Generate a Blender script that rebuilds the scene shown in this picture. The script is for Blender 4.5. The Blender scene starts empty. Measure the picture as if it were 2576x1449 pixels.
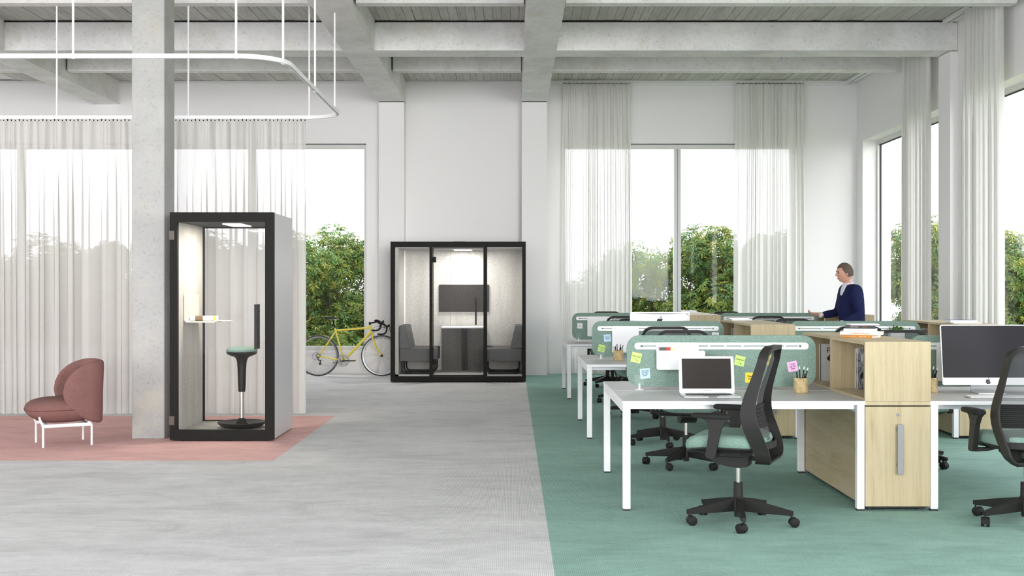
import bpy, bmesh, math, random
from mathutils import Vector, Matrix
PI = math.pi
R = math.radians
random.seed(7)
SC = bpy.context.scene
COL = SC.collection

# ------------------------------------------------------------------ camera
F = 2970.0
cam = bpy.data.cameras.new('camera')
camo = bpy.data.objects.new('camera', cam); COL.objects.link(camo)
camo.location = (0, 0, 1.48); camo.rotation_euler = (R(90), 0, 0)
cam.sensor_width = 36.0; cam.lens = 36.0*F/2576.0; cam.clip_start = .05; cam.clip_end = 300
SC.camera = camo
# ------------------------------------------------------------------ world and lights
W = bpy.data.worlds.new('world'); SC.world = W; W.use_nodes = True
bgn = W.node_tree.nodes['Background']
bgn.inputs[0].default_value = (0.95, 0.965, 1.02, 1); bgn.inputs[1].default_value = 3.3
def area(name, loc, rot, sx, sy, power, color=(1, 1, 1)):
    l = bpy.data.lights.new(name, 'AREA'); l.shape = 'RECTANGLE'; l.size = sx; l.size_y = sy
    l.energy = power; l.color = color
    o = bpy.data.objects.new(name, l); COL.objects.link(o); o.location = loc; o.rotation_euler = rot
    return o
# low hazy sun from behind the camera, entering through the open front side
sl = bpy.data.lights.new('sun', 'SUN'); sl.energy = 0.92; sl.angle = R(14); sl.color = (1, .99, .98)
slo = bpy.data.objects.new('sun', sl); COL.objects.link(slo); slo.location = (3, -8, 6)
slo.rotation_euler = (R(90-.5), 0, R(11))
SC.view_settings.view_transform = 'Standard'; SC.view_settings.look = 'None'
SC.view_settings.gamma = 1.0; SC.view_settings.use_curve_mapping = False
SC.view_settings.exposure = 0.46
cy = SC.cycles
cy.max_bounces = 9; cy.diffuse_bounces = 5; cy.glossy_bounces = 3; cy.transmission_bounces = 6
cy.transparent_max_bounces = 24; cy.caustics_reflective = False; cy.caustics_refractive = False
cy.sample_clamp_indirect = 6.0

# ------------------------------------------------------------------ materials
def srgb(r, g, b):
    f = lambda c: (c/255/12.92) if c/255 <= .04045 else ((c/255+.055)/1.055)**2.4
    return (f(r), f(g), f(b), 1)
def newmat(name):
    m = bpy.data.materials.new(name); m.use_nodes = True
    nt = m.node_tree; b = nt.nodes['Principled BSDF']
    return m, nt, b
def node(nt, t, **kw):
    n = nt.nodes.new(t)
    for k, v in kw.items():
        if k in n.inputs.keys(): n.inputs[k].default_value = v
        else: setattr(n, k, v)
    return n
def plain(name, col, rough=.5, metal=0, spec=.5, emit=None, es=0):
    m, nt, b = newmat(name)
    b.inputs['Base Color'].default_value = col; b.inputs['Roughness'].default_value = rough
    b.inputs['Metallic'].default_value = metal; b.inputs['Specular IOR Level'].default_value = spec
    if emit: b.inputs['Emission Color'].default_value = emit; b.inputs['Emission Strength'].default_value = es
    return m
def coords(nt, scale=(1, 1, 1), rot=(0, 0, 0)):
    tc = nt.nodes.new('ShaderNodeTexCoord'); mp = nt.nodes.new('ShaderNodeMapping')
    mp.inputs['Scale'].default_value = scale; mp.inputs['Rotation'].default_value = rot
    nt.links.new(tc.outputs['Object'], mp.inputs['Vector'])
    return mp.outputs['Vector']
def noise(nt, vec, scale, detail=4, rough=.5, dist=0):
    n = node(nt, 'ShaderNodeTexNoise'); n.inputs['Scale'].default_value = scale
    n.inputs['Detail'].default_value = detail; n.inputs['Roughness'].default_value = rough
    n.inputs['Distortion'].default_value = dist
    nt.links.new(vec, n.inputs['Vector']); return n.outputs['Fac']
def ramp(nt, fac, stops):
    r = nt.nodes.new('ShaderNodeValToRGB'); e = r.color_ramp.elements
    while len(e) < len(stops): e.new(.5)
    for i, (p, c) in enumerate(stops): e[i].position = p; e[i].color = c
    nt.links.new(fac, r.inputs['Fac']); return r.outputs['Color']
def mix(nt, a, b, fac, blend='MIX'):
    m = nt.nodes.new('ShaderNodeMix'); m.data_type = 'RGBA'; m.blend_type = blend
    for s, i in ((fac, 0), (a, 6), (b, 7)):
        if hasattr(s, 'is_output'): nt.links.new(s, m.inputs[i])
        else: m.inputs[i].default_value = s
    return m.outputs[2]
def bump(nt, b, h, strength=.3, dist=.01):
    n = nt.nodes.new('ShaderNodeBump'); n.inputs['Strength'].default_value = strength; n.inputs['Distance'].default_value = dist
    nt.links.new(h, n.inputs['Height']); nt.links.new(n.outputs['Normal'], b.inputs['Normal'])
def g(v): return (v, v, v, 1)
def sc(c, k): return (min(c[0]*k, 1), min(c[1]*k, 1), min(c[2]*k, 1), 1)

def carpet_mat(name, c, warm=1.0):
    m, nt, b = newmat(name); L = nt.links.new
    v = coords(nt)
    n1 = noise(nt, coords(nt, (.9, 1.9, 1), (0, 0, .25)), 1.3, 6, .66, .8)
    base = ramp(nt, n1, [(.30, sc(c, .84)), (.5, c), (.70, sc(c, 1.10))])
    n3 = noise(nt, coords(nt, (1.0, 3.2, 1), (0, 0, -.15)), 4.0, 5, .75, .6)
    streak = ramp(nt, n3, [(.35, g(.90)), (.62, g(1.04))])
    base = mix(nt, base, streak, 1.0, 'MULTIPLY')
    w = node(nt, 'ShaderNodeTexWave'); w.wave_type = 'BANDS'; w.bands_direction = 'X'
    w.inputs['Scale'].default_value = 30; w.inputs['Distortion'].default_value = 2.2
    w.inputs['Detail'].default_value = 2; w.inputs['Detail Scale'].default_value = 1.3
    L(v, w.inputs['Vector'])
    rib = ramp(nt, w.outputs['Fac'], [(.1, g(.82)), (.7, g(1.06))])
    base = mix(nt, base, rib, .75, 'MULTIPLY')
    n2 = noise(nt, coords(nt, (1, .45, 1)), 190, 2, .6)
    spk = ramp(nt, n2, [(.3, g(.80)), (.7, g(1.14))])
    base = mix(nt, base, spk, .8, 'MULTIPLY')
    L(base, b.inputs['Base Color']); b.inputs['Roughness'].default_value = .97
    b.inputs['Specular IOR Level'].default_value = .12
    h = mix(nt, n2, w.outputs['Fac'], .5); bump(nt, b, h, .5, .006)
    return m
def concrete_mat(name, c, fine=1.0, lines=False):
    m, nt, b = newmat(name); L = nt.links.new
    v = coords(nt)
    n1 = noise(nt, v, 1.6, 6, .65, .3)
    base = ramp(nt, n1, [(.3, sc(c, .84)), (.52, c), (.72, sc(c, 1.10))])
    n2 = noise(nt, v, 34*fine, 4, .7)
    base = mix(nt, base, ramp(nt, n2, [(.28, g(.66)), (.41, g(.98)), (.72, g(1.05))]), .85, 'MULTIPLY')
    vo = node(nt, 'ShaderNodeTexVoronoi'); vo.inputs['Scale'].default_value = 46*fine; vo.inputs['Randomness'].default_value = 1
    L(v, vo.inputs['Vector'])
    pores = ramp(nt, vo.outputs['Distance'], [(.05, g(.55)), (.14, g(1))])
    n4 = noise(nt, v, 5, 3); pm = ramp(nt, n4, [(.40, g(0)), (.56, g(1))])
    base = mix(nt, base, mix(nt, g(1), pores, pm), .8, 'MULTIPLY')
    n5 = noise(nt, v, 2.7, 3, .6)
    base = mix(nt, base, srgb(200, 192, 165), ramp(nt, n5, [(.56, g(0)), (.75, g(.30))]))
    L(base, b.inputs['Base Color']); b.inputs['Roughness'].default_value = .85
    b.inputs['Specular IOR Level'].default_value = .25
    bump(nt, b, mix(nt, n2, pores, .4), .25, .004)
    return m
def board_mat():
    m, nt, b = newmat('board_marked_concrete'); L = nt.links.new
    oi = nt.nodes.new('ShaderNodeObjectInfo')
    tc = nt.nodes.new('ShaderNodeTexCoord')
    add = nt.nodes.new('ShaderNodeVectorMath'); add.operation = 'ADD'
    cb = nt.nodes.new('ShaderNodeCombineXYZ'); mu = nt.nodes.new('ShaderNodeMath'); mu.operation = 'MULTIPLY'; mu.inputs[1].default_value = 90
    L(oi.outputs['Random'], mu.inputs[0]); L(mu.outputs[0], cb.inputs[0]); L(mu.outputs[0], cb.inputs[1])
    L(tc.outputs['Object'], add.inputs[0]); L(cb.outputs[0], add.inputs[1])
    mp = nt.nodes.new('ShaderNodeMapping'); mp.inputs['Scale'].default_value = (16, 1.1, 1); L(add.outputs[0], mp.inputs['Vector'])
    n = noise(nt, mp.outputs[0], 2.2, 6, .7, .4)
    base = ramp(nt, n, [(.25, srgb(160, 158, 150)), (.45, srgb(190, 188, 182)), (.7, srgb(208, 206, 200))])
    tint = ramp(nt, oi.outputs['Random'], [(0, g(.87)), (.5, g(.97)), (1, g(1.03))])
    base = mix(nt, base, tint, 1, 'MULTIPLY')
    L(base, b.inputs['Base Color']); b.inputs['Roughness'].default_value = .9; b.inputs['Specular IOR Level'].default_value = .2
    bump(nt, b, n, .3, .004)
    return m
def wood_mat(name, axis='Z', dark=1.0):
    m, nt, b = newmat(name); L = nt.links.new
    s = {'Z': (9, 9, .55), 'Y': (9, .55, 9), 'X': (.55, 9, 9)}[axis]
    v = coords(nt, s)
    n1 = noise(nt, v, 1.3, 5, .55, 1.1)
    n2 = noise(nt, coords(nt, tuple(k*14 if k > 1 else k*5 for k in s)), 2.0, 4, .65, .3)
    c = srgb(231, 214, 172)
    base = ramp(nt, n1, [(.28, srgb(172, 154, 116)), (.45, srgb(190, 173, 137)), (.60, srgb(198, 183, 150)), (.75, srgb(183, 165, 127))])
    base = mix(nt, base, ramp(nt, n2, [(.32, g(.80)), (.55, g(1.02))]), .75, 'MULTIPLY')
    if dark != 1.0: base = mix(nt, base, g(dark), 1, 'MULTIPLY')
    L(base, b.inputs['Base Color']); b.inputs['Roughness'].default_value = .5; b.inputs['Specular IOR Level'].default_value = .3
    bump(nt, b, n2, .08, .002)
    return m
def fabric_mat(name, ca, cb_, scale=320, rough=.95, p=(.38, .62), bs=.4):
    m, nt, b = newmat(name); L = nt.links.new
    n1 = noise(nt, coords(nt), scale, 2, .6, .8)
    big = noise(nt, coords(nt), 5, 3)
    base = ramp(nt, n1, [(p[0], ca), (p[1], cb_)])
    base = mix(nt, base, ramp(nt, big, [(.3, g(.93)), (.7, g(1.04))]), 1, 'MULTIPLY')
    L(base, b.inputs['Base Color']); b.inputs['Roughness'].default_value = rough; b.inputs['Specular IOR Level'].default_value = .15
    bump(nt, b, n1, bs, .002)
    return m
def felt_mat(name, c, k=1.0):
    m, nt, b = newmat(name); L = nt.links.new
    n1 = noise(nt, coords(nt, (1, 1, .8)), 60, 4, .7, .3); n2 = noise(nt, coords(nt, (3, 3, .4)), 2.2, 4, .6)
    base = ramp(nt, n1, [(.35, sc(c, .78)), (.65, sc(c, 1.08))])
    base = mix(nt, base, ramp(nt, n2, [(.3, g(.88)), (.7, g(1.05))]), 1, 'MULTIPLY')
    L(base, b.inputs['Base Color']); b.inputs['Roughness'].default_value = 1; b.inputs['Specular IOR Level'].default_value = .05
    bump(nt, b, n1, .6, .008)
    return m
def glass_mat(name, tint=(1, 1, 1, 1), refl=.05):
    m, nt, b = newmat(name); nt.nodes.remove(b); L = nt.links.new
    out = nt.nodes['Material Output']
    t = node(nt, 'ShaderNodeBsdfTransparent', Color=tint); gl = node(nt, 'ShaderNodeBsdfGlossy', Roughness=.02)
    fr = node(nt, 'ShaderNodeFresnel', IOR=1.22); mx = nt.nodes.new('ShaderNodeMixShader')
    ge = nt.nodes.new('ShaderNodeNewGeometry'); sb = nt.nodes.new('ShaderNodeMath'); sb.operation = 'SUBTRACT'; sb.inputs[0].default_value = 1
    ml = nt.nodes.new('ShaderNodeMath'); ml.operation = 'MULTIPLY'
    L(ge.outputs['Backfacing'], sb.inputs[1]); L(sb.outputs[0], ml.inputs[0]); L(fr.outputs[0], ml.inputs[1])
    L(ml.outputs[0], mx.inputs[0]); L(t.outputs[0], mx.inputs[1]); L(gl.outputs[0], mx.inputs[2]); L(mx.outputs[0], out.inputs[0])
    return m
def sheer_mat(name, col, transp=.34, transl=.5, vs=900):
    m, nt, b = newmat(name); nt.nodes.remove(b); L = nt.links.new
    out = nt.nodes['Material Output']
    n = noise(nt, coords(nt, (1, 1, .35)), 240, 3, .7)
    c = ramp(nt, n, [(.3, sc(col, .92)), (.7, sc(col, 1.03))])
    d = node(nt, 'ShaderNodeBsdfDiffuse'); tl = node(nt, 'ShaderNodeBsdfTranslucent'); tr = node(nt, 'ShaderNodeBsdfTransparent', Color=(1, 1, 1, 1))
    L(c, d.inputs[0]); L(c, tl.inputs[0])
    m1 = nt.nodes.new('ShaderNodeMixShader'); m1.inputs[0].default_value = transl
    L(d.outputs[0], m1.inputs[1]); L(tl.outputs[0], m1.inputs[2])
    m2 = nt.nodes.new('ShaderNodeMixShader'); m2.inputs[0].default_value = transp
    L(m1.outputs[0], m2.inputs[1]); L(tr.outputs[0], m2.inputs[2]); L(m2.outputs[0], out.inputs[0])
    return m
def leaf_mat(name, c1, c2):
    m, nt, b = newmat(name); L = nt.links.new; out = nt.nodes['Material Output']
    n = noise(nt, coords(nt), 1.7, 3, .6); n2 = noise(nt, coords(nt), 9, 2)
    base = ramp(nt, mix(nt, n, n2, .5), [(.36, c1), (.62, c2)])
    L(base, b.inputs['Base Color']); b.inputs['Roughness'].default_value = .45; b.inputs['Specular IOR Level'].default_value = .4
    tl = node(nt, 'ShaderNodeBsdfTranslucent'); L(base, tl.inputs[0])
    mx = nt.nodes.new('ShaderNodeMixShader'); mx.inputs[0].default_value = .3
    L(b.outputs[0], mx.inputs[1]); L(tl.outputs[0], mx.inputs[2]); L(mx.outputs[0], out.inputs[0])
    return m

M = {}
M['carpet_grey'] = carpet_mat('grey_carpet', srgb(214, 213, 212))
M['carpet_green'] = carpet_mat('green_carpet', srgb(148, 182, 170))
M['carpet_pink'] = carpet_mat('pink_carpet', srgb(228, 184, 178))
M['concrete'] = concrete_mat('concrete', srgb(172, 171, 168))
M['concrete_beam'] = concrete_mat('concrete_beam', srgb(228, 226, 224), .7)
M['board'] = board_mat()
M['wall'] = plain('white_paint', srgb(235, 233, 232), .7, 0, .2)
M['joint'] = plain('dark_joint', srgb(40, 38, 36), .9)
M['frame_grey'] = plain('window_frame_paint', srgb(206, 206, 203), .4)
M['gasket'] = plain('black_gasket', srgb(22, 22, 22), .6)
M['track'] = plain('white_track', srgb(225, 225, 222), .4)
M['glass'] = glass_mat('clear_glass')
M['sheer'] = sheer_mat('sheer_curtain', srgb(212, 210, 205), .105, .12)
M['sheer_back'] = sheer_mat('sheer_back_curtain', srgb(238, 237, 233), .10, .19)
M['sheer_dense'] = sheer_mat('sheer_curtain_gathered', srgb(236, 235, 232), .05, .34)
M['white'] = plain('white_powder_coat', srgb(240, 240, 240), .38)
M['white_soft'] = plain('white_plastic', srgb(238, 238, 237), .45)
M['laminate'] = plain('grey_laminate', srgb(190, 189, 188), .42, 0, .45)
M['foot'] = plain('dark_foot', srgb(50, 48, 46), .7)
M['wood'] = wood_mat('ash_wood', 'Z')
M['wood_h'] = wood_mat('ash_wood_top_shaded', 'Y', .93)  # same ash, shade on the flat panels put into the colour
M['wood_side'] = wood_mat('ash_wood_side_shaded', 'Y', .92)  # same ash, darkened for the shade on the cabinet sides
M['bamboo'] = fabric_mat('bamboo', srgb(172, 150, 108), srgb(204, 184, 142), 28, .6, (.35, .7), .05)
M['steel'] = plain('brushed_steel', srgb(140, 141, 140), .5, .35)
M['chrome'] = plain('chrome', srgb(215, 213, 208), .22, 1)
M['alu'] = plain('aluminium', srgb(222, 223, 224), .35, .55)
M['alu_dark'] = plain('satin_lock', srgb(150, 150, 148), .5, .3)
M['shelf_paint'] = plain('cream_shelf', srgb(206, 203, 194), .5)
M['black'] = plain('black_frame', srgb(30, 29, 26), .55, 0, .12)
M['black_plastic'] = plain('black_plastic', srgb(40, 39, 37), .45, 0, .22)
M['black_soft'] = plain('black_soft', srgb(32, 32, 31), .6, 0, .2)
M['rubber'] = plain('tyre_rubber', srgb(66, 66, 66), .7)
M['rim'] = plain('grey_rim', srgb(150, 151, 152), .35, .7)
M['brown'] = plain('brown_hinge', srgb(84, 74, 66), .45, .3)
M['screen_fabric'] = fabric_mat('green_felt', srgb(92, 114, 104), srgb(156, 180, 167), 300, .95, (.34, .68))
M['seat_fabric'] = fabric_mat('green_seat_fabric', srgb(90, 118, 107), srgb(158, 184, 171), 380, .95, (.34, .68))
M['slot'] = plain('green_slot', srgb(70, 105, 92), .9)
M['pink'] = fabric_mat('dusty_pink_fabric', srgb(110, 79, 75), srgb(144, 106, 101), 210, .95, (.3, .7), .5)
M['grey_fabric'] = fabric_mat('charcoal_fabric', srgb(80, 79, 79), srgb(124, 123, 122), 260)
M['grey_fabric_top'] = M['grey_fabric']
M['felt'] = felt_mat('light_felt', srgb(205, 202, 195))
M['felt_dark'] = felt_mat('dark_felt', srgb(120, 117, 112))
M['booth_side'] = plain('booth_side_panel', srgb(192, 191, 190), .35)
M['yellow'] = plain('yellow_enamel', srgb(228, 208, 70), .3, 0, .5)
M['screen_off'] = plain('dark_display', srgb(52, 48, 45), .4, 0, .12)
M['display'] = plain('glossy_display', srgb(50, 49, 52), .10, 0, .10)
M['logo'] = plain('black_logo', srgb(25, 25, 25), .3)
M['ink'] = plain('ink', srgb(35, 40, 45), .8)
M['ink_green'] = plain('green_ink', srgb(40, 95, 45), .8)
M['ink_plum'] = plain('plum_ink', srgb(80, 40, 90), .8)
M['note_green'] = plain('green_note', srgb(198, 226, 128), .8)
M['note_blue'] = plain('blue_note', srgb(196, 226, 247), .8)
M['note_yellow'] = plain('yellow_note', srgb(245, 214, 68), .8)
M['note_lime'] = plain('lime_note', srgb(228, 224, 110), .8)
M['note_pink'] = plain('pink_note', srgb(243, 190, 226), .8)
M['note_white'] = plain('white_note', srgb(240, 240, 240), .8)
M['paper'] = plain('paper_pages', srgb(235, 234, 232), .8)
M['cover_white'] = plain('white_cover', srgb(238, 238, 238), .4)
M['cover_grey'] = plain('grey_cover', srgb(150, 148, 146), .5)
M['cover_black'] = plain('black_cover', srgb(36, 34, 32), .4)
M['cover_cream'] = plain('cream_cover', srgb(250, 244, 214), .5)
M['cover_orange'] = plain('orange_cover', srgb(212, 138, 30), .45)
M['cover_blue'] = plain('blue_cover', srgb(60, 95, 140), .45)
M['cover_brown'] = plain('brown_cover', srgb(120, 98, 66), .5)
M['red_ink'] = plain('red_ink', srgb(190, 60, 45), .6)
M['brown_ink'] = plain('brown_print', srgb(100, 45, 25), .6)
M['white_ink'] = plain('white_ink', srgb(235, 230, 220), .6)
M['pink_ink'] = plain('magenta_ink', srgb(220, 60, 140), .6)
M['lamp_panel'] = plain('booth_lamp', g(1), .5, 0, .5, (1, .93, .82, 1), 1.6)
M['lamp_panel_w'] = plain('booth_lamp_white', g(1), .5, 0, .5, (1, .97, .92, 1), 3)
M['leaf'] = leaf_mat('leaf_green', srgb(66, 94, 40), srgb(136, 154, 68))
M['leaf_b'] = leaf_mat('leaf_cool_green', srgb(56, 94, 52), srgb(112, 150, 86))
M['leaf_y'] = leaf_mat('leaf_yellow_green', srgb(110, 120, 48), srgb(184, 182, 90))
M['leaf_s'] = leaf_mat('succulent_green', srgb(50, 90, 34), srgb(120, 165, 60))
M['bark'] = plain('bark', srgb(82, 72, 64), .9)
M['grass'] = plain('outdoor_ground', srgb(120, 128, 96), 1)
M['ext'] = plain('outside_wall', srgb(238, 240, 243), .8)
M['skin'] = plain('skin', srgb(214, 160, 138), .55)
M['lip'] = plain('lips', srgb(178, 112, 100), .5)
M['hair'] = plain('brown_hair', srgb(92, 78, 66), .8)
M['navy'] = fabric_mat('navy_suit', srgb(28, 32, 66), srgb(40, 45, 84), 300)
M['shirt'] = plain('white_shirt', srgb(228, 226, 234), .8)
M['shoe'] = plain('dark_shoe', srgb(40, 28, 24), .4)
M['eye'] = plain('dark_eye', srgb(60, 45, 38), .3)
def mesh_net(name, c, t):
    m, nt, b = newmat(name); L = nt.links.new; out = nt.nodes['Material Output']
    b.inputs['Base Color'].default_value = c; b.inputs['Roughness'].default_value = .7
    tr = node(nt, 'ShaderNodeBsdfTransparent', Color=(1, 1, 1, 1)); mx = nt.nodes.new('ShaderNodeMixShader')
    mx.inputs[0].default_value = t
    L(b.outputs[0], mx.inputs[1]); L(tr.outputs[0], mx.inputs[2]); L(mx.outputs[0], out.inputs[0]); return m
M['net'] = mesh_net('back_net', srgb(80, 80, 82), .42)
def photo_mat():
    m, nt, b = newmat('black_and_white_print')
    n = noise(nt, coords(nt, (1, 1, .35)), 34, 4, .6, 1.2)
    nt.links.new(ramp(nt, n, [(.38, g(.02)), (.5, g(.25)), (.62, g(.75))]), b.inputs['Base Color']); b.inputs['Roughness'].default_value = .35
    return m
M['photo'] = photo_mat()
M['frost'] = mesh_net('clear_clip', srgb(210, 225, 218), .78)

# ------------------------------------------------------------------ mesh helpers
class MB:
    def __init__(s): s.v = []; s.f = []
    def add(s, vs, fs):
        o = len(s.v); s.v += [tuple(p) for p in vs]; s.f += [tuple(i+o for i in f) for f in fs]; return s
    def box(s, x0, x1, y0, y1, z0, z1):
        return s.add([(x0, y0, z0), (x1, y0, z0), (x1, y1, z0), (x0, y1, z0), (x0, y0, z1), (x1, y0, z1), (x1, y1, z1), (x0, y1, z1)],
                     [(0, 3, 2, 1), (4, 5, 6, 7), (0, 1, 5, 4), (1, 2, 6, 5), (2, 3, 7, 6), (3, 0, 4, 7)])
    def rbox(s, x0, x1, y0, y1, z0, z1, r=.01, seg=2, M4=None):
        bm = bmesh.new(); bmesh.ops.create_cube(bm, size=1)
        for v in bm.verts: v.co = Vector(((x0+x1)/2+v.co.x*(x1-x0), (y0+y1)/2+v.co.y*(y1-y0), (z0+z1)/2+v.co.z*(z1-z0)))
        bmesh.ops.bevel(bm, geom=list(bm.edges), offset=r, segments=seg, profile=.5, affect='EDGES')
        if M4: bm.transform(M4)
        bm.verts.index_update()
        s.add([v.co for v in bm.verts], [[v.index for v in f.verts] for f in bm.faces]); bm.free(); return s
    def prism(s, pts, axis, a, b):
        n = len(pts)
        def P(p, t): return {'x': (t, p[0], p[1]), 'y': (p[0], t, p[1]), 'z': (p[0], p[1], t)}[axis]
        vs = [P(p, a) for p in pts]+[P(p, b) for p in pts]
        return s.add(vs, [tuple(range(n))[::-1], tuple(range(n, 2*n))]+[(i, (i+1) % n, n+(i+1) % n, n+i) for i in range(n)])
    def tube(s, path, r, seg=10, closed=False, cap=True):
        P = [Vector(p) for p in path]; n = len(P); rs = r if isinstance(r, (list, tuple)) else [r]*n
        rings = []; up = None
        for i in range(n):
            if closed: d = (P[(i+1) % n]-P[i-1]).normalized()
            else: d = (P[min(i+1, n-1)]-P[max(i-1, 0)]).normalized()
            if up is None:
                a = Vector((0, 0, 1)) if abs(d.z) < .9 else Vector((1, 0, 0)); up = (a-d*a.dot(d)).normalized()
            else:
                up = up-d*up.dot(d); up = up.normalized() if up.length > 1e-6 else Vector((1, 0, 0))
            sd = d.cross(up)
            rings.append([P[i]+(up*math.cos(2*PI*k/seg)+sd*math.sin(2*PI*k/seg))*rs[i] for k in range(seg)])
        vs = [p for rg in rings for p in rg]; fs = []
        for i in range(n if closed else n-1):
            j = (i+1) % n
            for k in range(seg): fs.append((i*seg+k, i*seg+(k+1) % seg, j*seg+(k+1) % seg, j*seg+k))
        if not closed and cap: fs += [tuple(range(seg))[::-1], tuple((n-1)*seg+k for k in range(seg))]
        return s.add(vs, fs)
    def cyl(s, p0, p1, r, seg=16, r2=None): return s.tube([p0, p1], [r, r if r2 is None else r2], seg)
    def lathe(s, prof, seg=28, c=(0, 0, 0), sx=1, sy=1):
        vs = []; fs = []; n = len(prof)
        for (r, z) in prof:
            for k in range(seg): vs.append((c[0]+sx*r*math.cos(2*PI*k/seg), c[1]+sy*r*math.sin(2*PI*k/seg), c[2]+z))
        for i in range(n-1):
            for k in range(seg): fs.append((i*seg+k, i*seg+(k+1) % seg, (i+1)*seg+(k+1) % seg, (i+1)*seg+k))
        fs += [tuple(range(seg))[::-1], tuple((n-1)*seg+k for k in range(seg))]
        return s.add(vs, fs)
    def grid(s, fn, nu, nv, closed_u=False):
        vs = [fn(i, j) for j in range(nv) for i in range(nu)]; fs = []
        for j in range(nv-1):
            for i in range(nu if closed_u else nu-1): k = (i+1) % nu; fs.append((j*nu+i, j*nu+k, (j+1)*nu+k, (j+1)*nu+i))
        return s.add(vs, fs)
    def strip(s, rings, closed=True):
        n = len(rings[0]); vs = [p for r in rings for p in r]; fs = []; m = len(rings)
        for i in range(m if closed else m-1):
            j = (i+1) % m
            for k in range(n): fs.append((i*n+k, i*n+(k+1) % n, j*n+(k+1) % n, j*n+k))
        if not closed: fs += [tuple(range(n))[::-1], tuple((m-1)*n+k for k in range(n))]
        return s.add(vs, fs)
    def xf(s, M4): s.v = [tuple(M4 @ Vector(p)) for p in s.v]; return s
    def mesh(s, name, mat, smooth=True, ang=35):
        me = bpy.data.meshes.new(name); me.from_pydata(s.v, [], s.f)
        bm = bmesh.new(); bm.from_mesh(me); bmesh.ops.recalc_face_normals(bm, faces=bm.faces); bm.to_mesh(me); bm.free()
        if mat: me.materials.append(mat)
        if smooth:
            me.polygons.foreach_set('use_smooth', [True]*len(me.polygons)); me.set_sharp_from_angle(angle=R(ang))
        me.update(); return me
def link(name, data, parent=None, loc=None, rot=None):
    o = bpy.data.objects.new(name, data); COL.objects.link(o)
    if parent: o.parent = parent
    if loc is not None: o.location = loc
    if rot is not None: o.rotation_euler = rot
    return o
def part(name, mb, mat, parent=None, label=None, smooth=True, ang=35, **kw):
    o = link(name, mb.mesh(name, mat, smooth, ang), parent)
    if label: o['label'] = label
    for k, v in kw.items(): o[k] = v
    return o
def tag(o, label, cat, group=None, kind=None):
    if label: o['label'] = label
    if cat: o['category'] = cat
    if group: o['group'] = group
    if kind: o['kind'] = kind
    return o
def thing(name, label, cat, loc=(0, 0, 0), rz=0, group=None):
    return tag(link(name, None, None, loc, (0, 0, rz)), label, cat, group)
def struct(name, mb, mat, parent=None, smooth=False):
    o = part(name, mb, mat, parent, smooth=smooth)
    if not parent: o['kind'] = 'structure'
    return o
CH = {}
def dup(root, loc=None, rz=None, label=None, group=None):
    r = root.copy(); COL.objects.link(r)
    if loc is not None: r.location = loc
    if rz is not None: r.rotation_euler = (0, 0, rz)
    if label: r['label'] = label
    if group: r['group'] = group
    for ch in list(root.children):
        c = ch.copy(); COL.objects.link(c); c.parent = r
        for gch in list(ch.children):
            d = gch.copy(); COL.objects.link(d); d.parent = c
    return r
def text(name, s, size, mat, parent, M4, align='CENTER', ext=.0004, font_scale_x=1.0):
    cu = bpy.data.curves.new(name, 'FONT'); cu.body = s; cu.size = size; cu.align_x = align; cu.align_y = 'CENTER'
    cu.extrude = ext; cu.resolution_u = 2; cu.space_line = .95
    t = bpy.data.objects.new('tmp_text', cu); COL.objects.link(t)
    bpy.context.view_layer.update()
    me = bpy.data.meshes.new_from_object(t.evaluated_get(bpy.context.evaluated_depsgraph_get()))
    bpy.data.objects.remove(t); bpy.data.curves.remove(cu)
    me.name = name; me.materials.clear(); me.materials.append(mat)
    me.transform(M4 @ Matrix.Diagonal((font_scale_x, 1, 1, 1)))
    return link(name, me, parent)
UP = Matrix.Rotation(R(90), 4, 'X')          # text standing up, read from -Y
def T(x, y, z): return Matrix.Translation((x, y, z))
def RX(a): return Matrix.Rotation(a, 4, 'X')
def RY(a): return Matrix.Rotation(a, 4, 'Y')
def RZ(a): return Matrix.Rotation(a, 4, 'Z')
def rrect(w, h, r, n=6, cx=0, cz=0):
    pts = []
    for (sx, sz, a0) in ((1, 1, 0), (-1, 1, 90), (-1, -1, 180), (1, -1, 270)):
        for k in range(n+1):
            a = R(a0+90*k/n); pts.append((cx+sx*(w/2-r)+r*math.cos(a), cz+sz*(h/2-r)+r*math.sin(a)))
    return pts
def smooth_path(pts, n=6):
    P = [Vector(p) for p in pts]; out = []
    for i in range(len(P)-1):
        p0 = P[max(i-1, 0)]; p1 = P[i]; p2 = P[i+1]; p3 = P[min(i+2, len(P)-1)]
        for k in range(n):
            t = k/n
            out.append(.5*((2*p1)+(p2-p0)*t+(2*p0-5*p1+4*p2-p3)*t*t+(3*p1-p0-3*p2+p3)*t**3))
    out.append(P[-1]); return out
def X(px, Y): return (px-1288)*Y/F
def Z(py, Y): return 1.48-(py-724.5)*Y/F

# ================================================================== ROOM
YB = 20.4; XR = 5.956; ZC = 5.05; XL = -13.0; YF = -4.0; GX = .22
struct('floor', MB().box(XL, -8.4, YF, YB, -.08, 0).box(-8.4, GX, YF, 10.116, -.08, 0).box(-8.4, GX, 13.67, YB, -.08, 0).box(-2.045, GX, 10.116, 13.67, -.08, 0), M['carpet_grey'])
cg = part('carpet', MB().box(GX, XR, YF, YB, -.08, 0), M['carpet_green'], smooth=False)
tag(cg, 'green carpet area running under all the bench desks', None, kind='structure')
cp = part('carpet', MB().box(-8.4, -2.045, 10.116, 13.67, -.08, 0), M['carpet_pink'], smooth=False)
tag(cp, 'dusty pink carpet rectangle under the armchair and single booth', None, kind='structure')

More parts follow.
